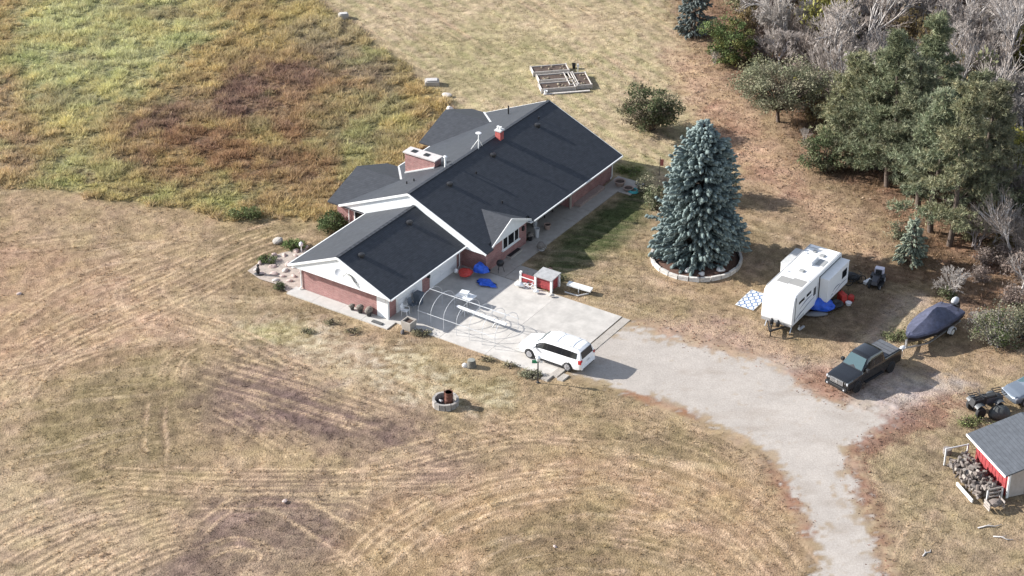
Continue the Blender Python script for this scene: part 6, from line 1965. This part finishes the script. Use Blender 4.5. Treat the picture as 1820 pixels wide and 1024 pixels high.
shrub("grey_green_shrub", "broad grey green shrub beside the boat's stern", "shrub", G(1768, 612), 4.0, 3.2, 3.2, OLV + [(.10, .13, .05), (.22, .2, .18)], 90, 45, .16, .42, 8, bark=M_GBARK)
shrub("grey_green_shrub", "grey green shrub cut by the right edge, above the parked car", "shrub", G(1822, 600), 3.2, 3.0, 3.0, OLV, 70, 45, .16, .4, 9, bark=M_GBARK)
shrub("house_shrub", "loose green shrub between the house corner and the spruce", "shrub", G(1166, 372), 1.9, 1.7, 2.0, OLV + DKG[:2], 40, 45, .15, .3, 10)
shrub("wall_shrub", "low twiggy shrub past the hose coil", "shrub", G(1146, 340), 1.6, 1.4, 1.3, OLV, 26, 35, .14, .28, 11)
shrub("lawn_shrub", "grey green shrub on the pines' edge above the small spruce", "shrub", G(1600, 425), 2.2, 1.8, 1.4, OLV, 34, 40, .14, .3, 12)
shrub("green_shrub", "dark green shrub at the rear corner of the house wall", "shrub", G(592, 406), 2.8, 2.2, 1.3, [(.07, .10, .04), (.11, .14, .06)], 50, 50, .15, .3, 13)
shrub("weed_clump", "green weed clump at the meadow edge left of the house", "weeds", G(436, 388), 3.4, 1.6, .9, [(.12, .15, .06), (.18, .2, .09)], 50, 40, .14, .25, 14)
shrub("weed_clump", "bright green weeds along the uphill edge of the rock bed", "weeds", G(524, 441), 2.0, 1.2, .6, [(.10, .15, .05), (.14, .18, .07)], 34, 40, .13, .2, 15)
shrub("weed_clump", "green weeds by the left tip of the rock bed", "weeds", G(474, 465), 1.8, 1.0, .45, [(.11, .14, .06)], 26, 36, .12, .2, 16)
shrub("weed_clump", "dark weeds along the gable walk's left end", "weeds", G(497, 512), .9, .9, .4, [(.10, .12, .06)], 18, 30, .11, .18, 17)
shrub("weed_clump", "grey green weeds under the lamp post", "weeds", G(942, 668), 1.6, 1.0, .35, [(.26, .26, .17), (.32, .3, .21)], 26, 36, .12, .22, 18)
shrub("weed_clump", "green weeds beside the coop and the lawn", "weeds", G(985, 498), 1.8, 1.2, .5, [(.09, .11, .055), (.15, .15, .09)], 26, 36, .12, .22, 19)
shrub("weed_clump", "green weeds on the ground before the boat's bow", "weeds", G(1590, 600), 1.9, 1.5, .4, [(.13, .16, .07), (.2, .2, .11)], 30, 30, .12, .25, 20)
shrub("weed_clump", "green weeds next to the quad bike", "weeds", G(1728, 752), 2.4, 1.4, .3, [(.17, .2, .08), (.22, .21, .11)], 34, 30, .11, .25, 21)
shrub("weed_clump", "straw coloured weeds at the planter's foot", "weeds", G(752, 594), 1.6, .7, .25, [(.25, .22, .14), (.19, .18, .11)], 20, 30, .11, .2, 22)
shrub("weed_clump", "leafy weeds at the far end of the house's front walk", "weeds", G(1118, 306), 2.4, 1.6, .4, [(.14, .18, .06), (.18, .2, .09)], 34, 30, .12, .25, 23)
for i, (px, py, w, lab) in enumerate([(545, 590, 1.5, "low brown weed tuft below the gable walk"), (590, 575, 1.3, "green brown weed tuft next to the gable walk's middle"), (627, 590, 1.2, "weed tuft below the side door end of the walk"), (865, 640, 1.0, "weed tuft at the apron edge above the lamp post"),
                                     (905, 650, 1.0, "weed tuft at the apron edge left of the lamp post")]):
    shrub("weed_tuft", lab, "weeds", G(px, py), w, w * .6, .2, [(.27, .235, .15), (.2, .2, .12), (.32, .28, .18)], 16, 22, .09, .2, 40 + i)

# leafless trees
used = []
bprot = [bare_proto("bare_tree", 31 + i, h, M_PBARK, [mat("lilac_twig", (.38, .335, .305), .95), mat("grey_twig", (.42, .38, .345), .95), mat("brown_twig", (.29, .245, .215), .95)][i % 3], "x", depth=6 if i % 2 else 5, spread=.62 if i % 2 else .46, thick=.19, nkids=(2, 3), twig=.015, lf=1.0 if i % 2 else 1.16, up=.35 if i % 2 else .7) for i, h in enumerate([7.5, 8.5, 7.0, 8.0])]
rg = random.Random(77)
WP = pxpoly([(1335, -20), (1372, 95), (1440, 150), (1500, 215), (1610, 262), (1720, 300), (1850, 345), (1990, 330), (1990, -110), (1335, -110)])
spots = []
for k in range(3000):
    p = G(rg.uniform(1330, 1980), rg.uniform(-110, 340))
    if p.y > 196 or p.x > 54 or not bool(inpoly(WP, np.array([p.x]), np.array([p.y]))[0]):
        continue
    if any((p - q).length < 2.7 for q in spots):
        continue
    spots.append(p)
    if len(spots) >= 105:
        break
for i, p in enumerate(spots):
    place(bprot[i % 4], used, p, rg.uniform(0, 6.28), (lambda q: (q, q, q * rg.uniform(1.05, 1.4)))(rg.uniform(.75, 1.15)), "leafless grey tree in the thicket behind the pines", "leafless trees of the thicket")
pale_t = bare_proto("pale_tree", 55, 11, M_PBARK, mat("pale_twig", (.47, .44, .42), .95), "tall leafless tree with white limbs at the upper right corner", depth=5, spread=.55, thick=.26, nkids=(2, 3), twig=.016)
place(pale_t, used, G(1778, 130), .5, 1.0)
p2 = place(pale_t, used, G(1850, 190), 2.5, .9, "leafless white limbed tree cut by the upper right edge")
gt1 = bare_proto("bare_tree", 60, 6.5, M_GBARK, mat("lilac_twig", (.38, .335, .305), .95), "leafless drooping grey tree nearest the upper lawn", depth=6, spread=.75, thick=.14, nkids=(2, 3))
place(gt1, used, G(1388, 132), 0, 1.0)
for (px, py, s, lab) in [(1795, 470, .85, "dark leafless tree at the right edge below the yellow tree"), (1762, 452, .6, "small leafless tree right of the foremost pine"), (1815, 520, .6, "leafless sapling at the right edge above the grey green shrub")]:
    place(bprot[2], used, G(px, py), rg.uniform(0, 6), s, lab, "leafless trees by the pines")
bsh = bare_proto("bare_shrub", 66, 3.6, M_GBARK, mat("grey_twig", (.42, .38, .345), .95), "leafless grey shrub uphill of the boat", "shrub", stems=5, depth=4, spread=.6, thick=.05, nkids=(2, 3))
place(bsh, used, G(1690, 528), 0, 1.05)
place(bsh, used, G(1742, 590), 2, .75, "leafless grey twigs rising behind the broad shrub")
place(bsh, used, G(1270, 112), 1, .6, "pale dry brush at the foot of the green bush")
place(bsh, used, G(1430, 250), 1, .5, "grey dry brush beside the track below the spreading tree")
shrub("green_sucker", "green leafy growth at the foot of the leafless shrub", "weeds", G(1684, 530), 1.5, 1.2, .9, DKG + OLV[:1], 26, 40, .13, .24, 30)

whip = [bare_proto("thicket_brush", 80 + i, 4.6, M_GBARK, [mat("lilac_twig", (.38, .335, .305), .95), mat("brown_twig", (.29, .245, .215), .95)][i], "tangled leafless brush among the thicket trees", "brush", stems=8, depth=3, spread=.36, thick=.06, nkids=(2, 4), twig=.014, lf=1.15) for i in range(2)]
wsp = []
for k in range(4000):
    p = G(rg.uniform(1330, 1980), rg.uniform(-110, 345))
    if p.y > 196 or p.x > 54 or not bool(inpoly(WP, np.array([p.x]), np.array([p.y]))[0]) or any((p - q).length < 2.3 for q in wsp):
        continue
    wsp.append(p)
    place(whip[len(wsp) % 2], used, p, rg.uniform(0, 6.28), rg.uniform(.7, 1.25), None, "tangled brush of the thicket")
    if len(wsp) >= 110:
        break
# understorey of the wood
kinds = [([(.26, .20, .10), (.2, .15, .08)], "ochre leaved bush under the leafless trees", "ochre bushes of the thicket"), ([(.15, .155, .085), (.2, .19, .11)], "olive green bush under the leafless trees", "olive bushes of the thicket"),
         ([(.22, .17, .145), (.27, .22, .19)], "brown withered bush under the leafless trees", "withered bushes of the thicket"), ([(.32, .29, .08), (.27, .26, .09)], "yellow bush under the leafless trees", "yellow bushes of the thicket")]
up_ = [shrub("thicket_bush", lb, "bush", (0, 0, 0), 2.4, 2.2, 1.9, cs, 40, 42, .17, .4, 60 + i, group=gp, hollow=.3) for i, (cs, lb, gp) in enumerate(kinds)]
cnt = 0
us_ = []
for k in range(4000):
    p = G(rg.uniform(1290, 1980), rg.uniform(-100, 470))
    if p.x > 54 or p.y > 194 or sample(woods, np.array([p.x]), np.array([p.y]))[0] < .7:
        continue
    pxr = p.x
    if not bool(inpoly(WP, np.array([p.x]), np.array([p.y]))[0]) and not (p.x > 37 and 128 < p.y < 150):
        continue
    if any((p - q).length < 2.0 for q in us_):
        continue
    us_.append(p)
    kd = rg.choices([0, 1, 2, 3], [3, 3, 4, 1])[0]
    place(up_[kd], used, p, rg.uniform(0, 6.28), rg.uniform(.5, 1.2))
    cnt += 1
    if cnt >= 120:
        break

FR = [(1345, 150, 1, 1.2), (1415, 150, 2, 1.3), (1440, 165, 1, 1.4), (1475, 200, 2, 1.5), (1490, 225, 1, 1.5), (1455, 225, 0, 1.1), (1515, 250, 1, 1.6), (1500, 262, 2, 1.2), (1440, 205, 2, 1.1), (1480, 165, 0, 1.5), (1515, 195, 1, 1.5), (1350, 110, 2, 1.4), (1330, 60, 0, 1.3), (1320, 25, 1, 1.5),
      (1365, 70, 2, 1.4), (1395, 100, 0, 1.2), (1750, 330, 1, 1.5), (1780, 370, 2, 1.6), (1810, 400, 1, 1.4), (1795, 425, 2, 1.3), (1760, 400, 0, 1.1), (1815, 450, 0, 1.3), (1780, 470, 2, 1.0), (1812, 490, 2, 1.2), (1750, 470, 2, .8), (1725, 425, 1, .9), (1800, 540, 2, .9), (1740, 500, 2, .7), (1590, 250, 1, 1.4), (1560, 235, 2, 1.4), (1545, 300, 1, 1.0)]
for px, py, kd, s_ in FR:
    place(up_[kd], used, G(px, py), rg.uniform(0, 6.28), s_ * rg.uniform(.9, 1.1), ["ochre leaved bush on the wood's near edge", "olive green bush on the wood's near edge", "brown withered bush on the wood's near edge"][kd], "bushes along the wood's near edge")
for px, py, k_ in [(1372, 118, 0), (1420, 128, 1), (1470, 180, 0), (1760, 350, 0), (1800, 380, 1), (1785, 440, 0), (1815, 470, 1), (1735, 440, 1)]:
    place(whip[k_], used, G(px, py), rg.uniform(0, 6.28), rg.uniform(.8, 1.2), "tangled leafless brush on the wood's near edge", "brush along the wood's near edge")
for px, py, kd, s_, lb in [(1640, 150, 0, 1.9, "tall ochre bush standing out in the middle of the thicket"), (1700, 215, 0, 1.9, "tall ochre bush above the rightmost pine"), (1470, 95, 3, 2.2, "tall yellow green bush at the top of the thicket"), (1815, 130, 3, 1.6, "yellow bush at the right end of the thicket"), (1600, 120, 0, 1.7, "ochre bush left of the middle of the thicket"), (1720, 190, 3, 1.7, "yellow bush behind the rightmost pine"), (1560, 95, 2, 2.0, "tall withered bush at the back of the thicket"), (1755, 235, 1, 2.0, "tall olive bush right of the pine clump")]:
    place(up_[kd], used, G(px, py), rg.uniform(0, 6.28), (s_, s_, s_ * 1.7), lb, "tall bushes of the thicket")
# fallen leaves and dead stalks nobody could count
def litter(n, fn, size, name, label, cols):
    x, y = RNG.uniform(-54, 54, n), RNG.uniform(91, 190, n)
    lim = 0.262 * (y * math.cos(PITCH) + CAMH * math.sin(PITCH)) + 2
    ok = (np.abs(x) < lim) & (RNG.random(n) < fn(x, y))
    x, y = x[ok], y[ok]
    cols = np.array(cols)
    c = cols[RNG.integers(0, len(cols), len(x))] * RNG.uniform(.7, 1.3, (len(x), 1))
    o = obj(name, leaf_quads(name, np.stack([x, y, sample(ZZ, x, y) + .045], 1), size, c, M_LEAF, 1.2))
    o["kind"] = "stuff"
    o["label"] = label
    o["category"] = "leaves"
litter(150000, lambda x, y: np.clip(sample(woods, x, y) * .5 + sample(track, x, y) * .6, 0, 1) * (hard_s[np.clip(((y - GY0) / DX).astype(int), 0, NY - 1), np.clip(((x - GX0) / DX).astype(int), 0, NX - 1)] < .2), .19, "leaf_litter", "fallen brown leaves strewn over the wood floor and track", [(.24, .155, .105), (.30, .21, .15), (.17, .11, .075), (.36, .27, .19)])
RM = np.clip(region([(1490, 790), (1560, 745), (1700, 700), (1720, 720), (1620, 770), (1550, 810), (1540, 880), (1575, 960), (1585, 1040), (1560, 1040), (1530, 930), (1505, 860)], .6, .3) + region([(1362, 800), (1385, 830), (1428, 890), (1450, 950), (1430, 960), (1400, 900), (1355, 830)], .4, .15)
             + region([(1110, 575), (1240, 565), (1370, 600), (1420, 660), (1330, 650), (1180, 610)], 1, .5) * .7 + region([(1400, 650), (1480, 640), (1540, 680), (1500, 730), (1420, 700)], .7, .3), 0, 1)
litter(80000, lambda x, y: sample(RM, x, y) * .9, .16, "drive_leaves", "rust brown leaves drifted along the gravel drive's edges", [(.25, .13, .09), (.2, .11, .075), (.3, .2, .15)])
brush_mask = woods * (hard_s < .1)
if True: blades(110000, lambda x, y: sample(brush_mask, x, y) * np.clip(sample(N_MID, x, y) * 2 - .6, 0, 1) * .8, 6, .15, .6, .05, .9, "dry_brush", "dry brown stalks and grass of the wood floor", bright=1.5)
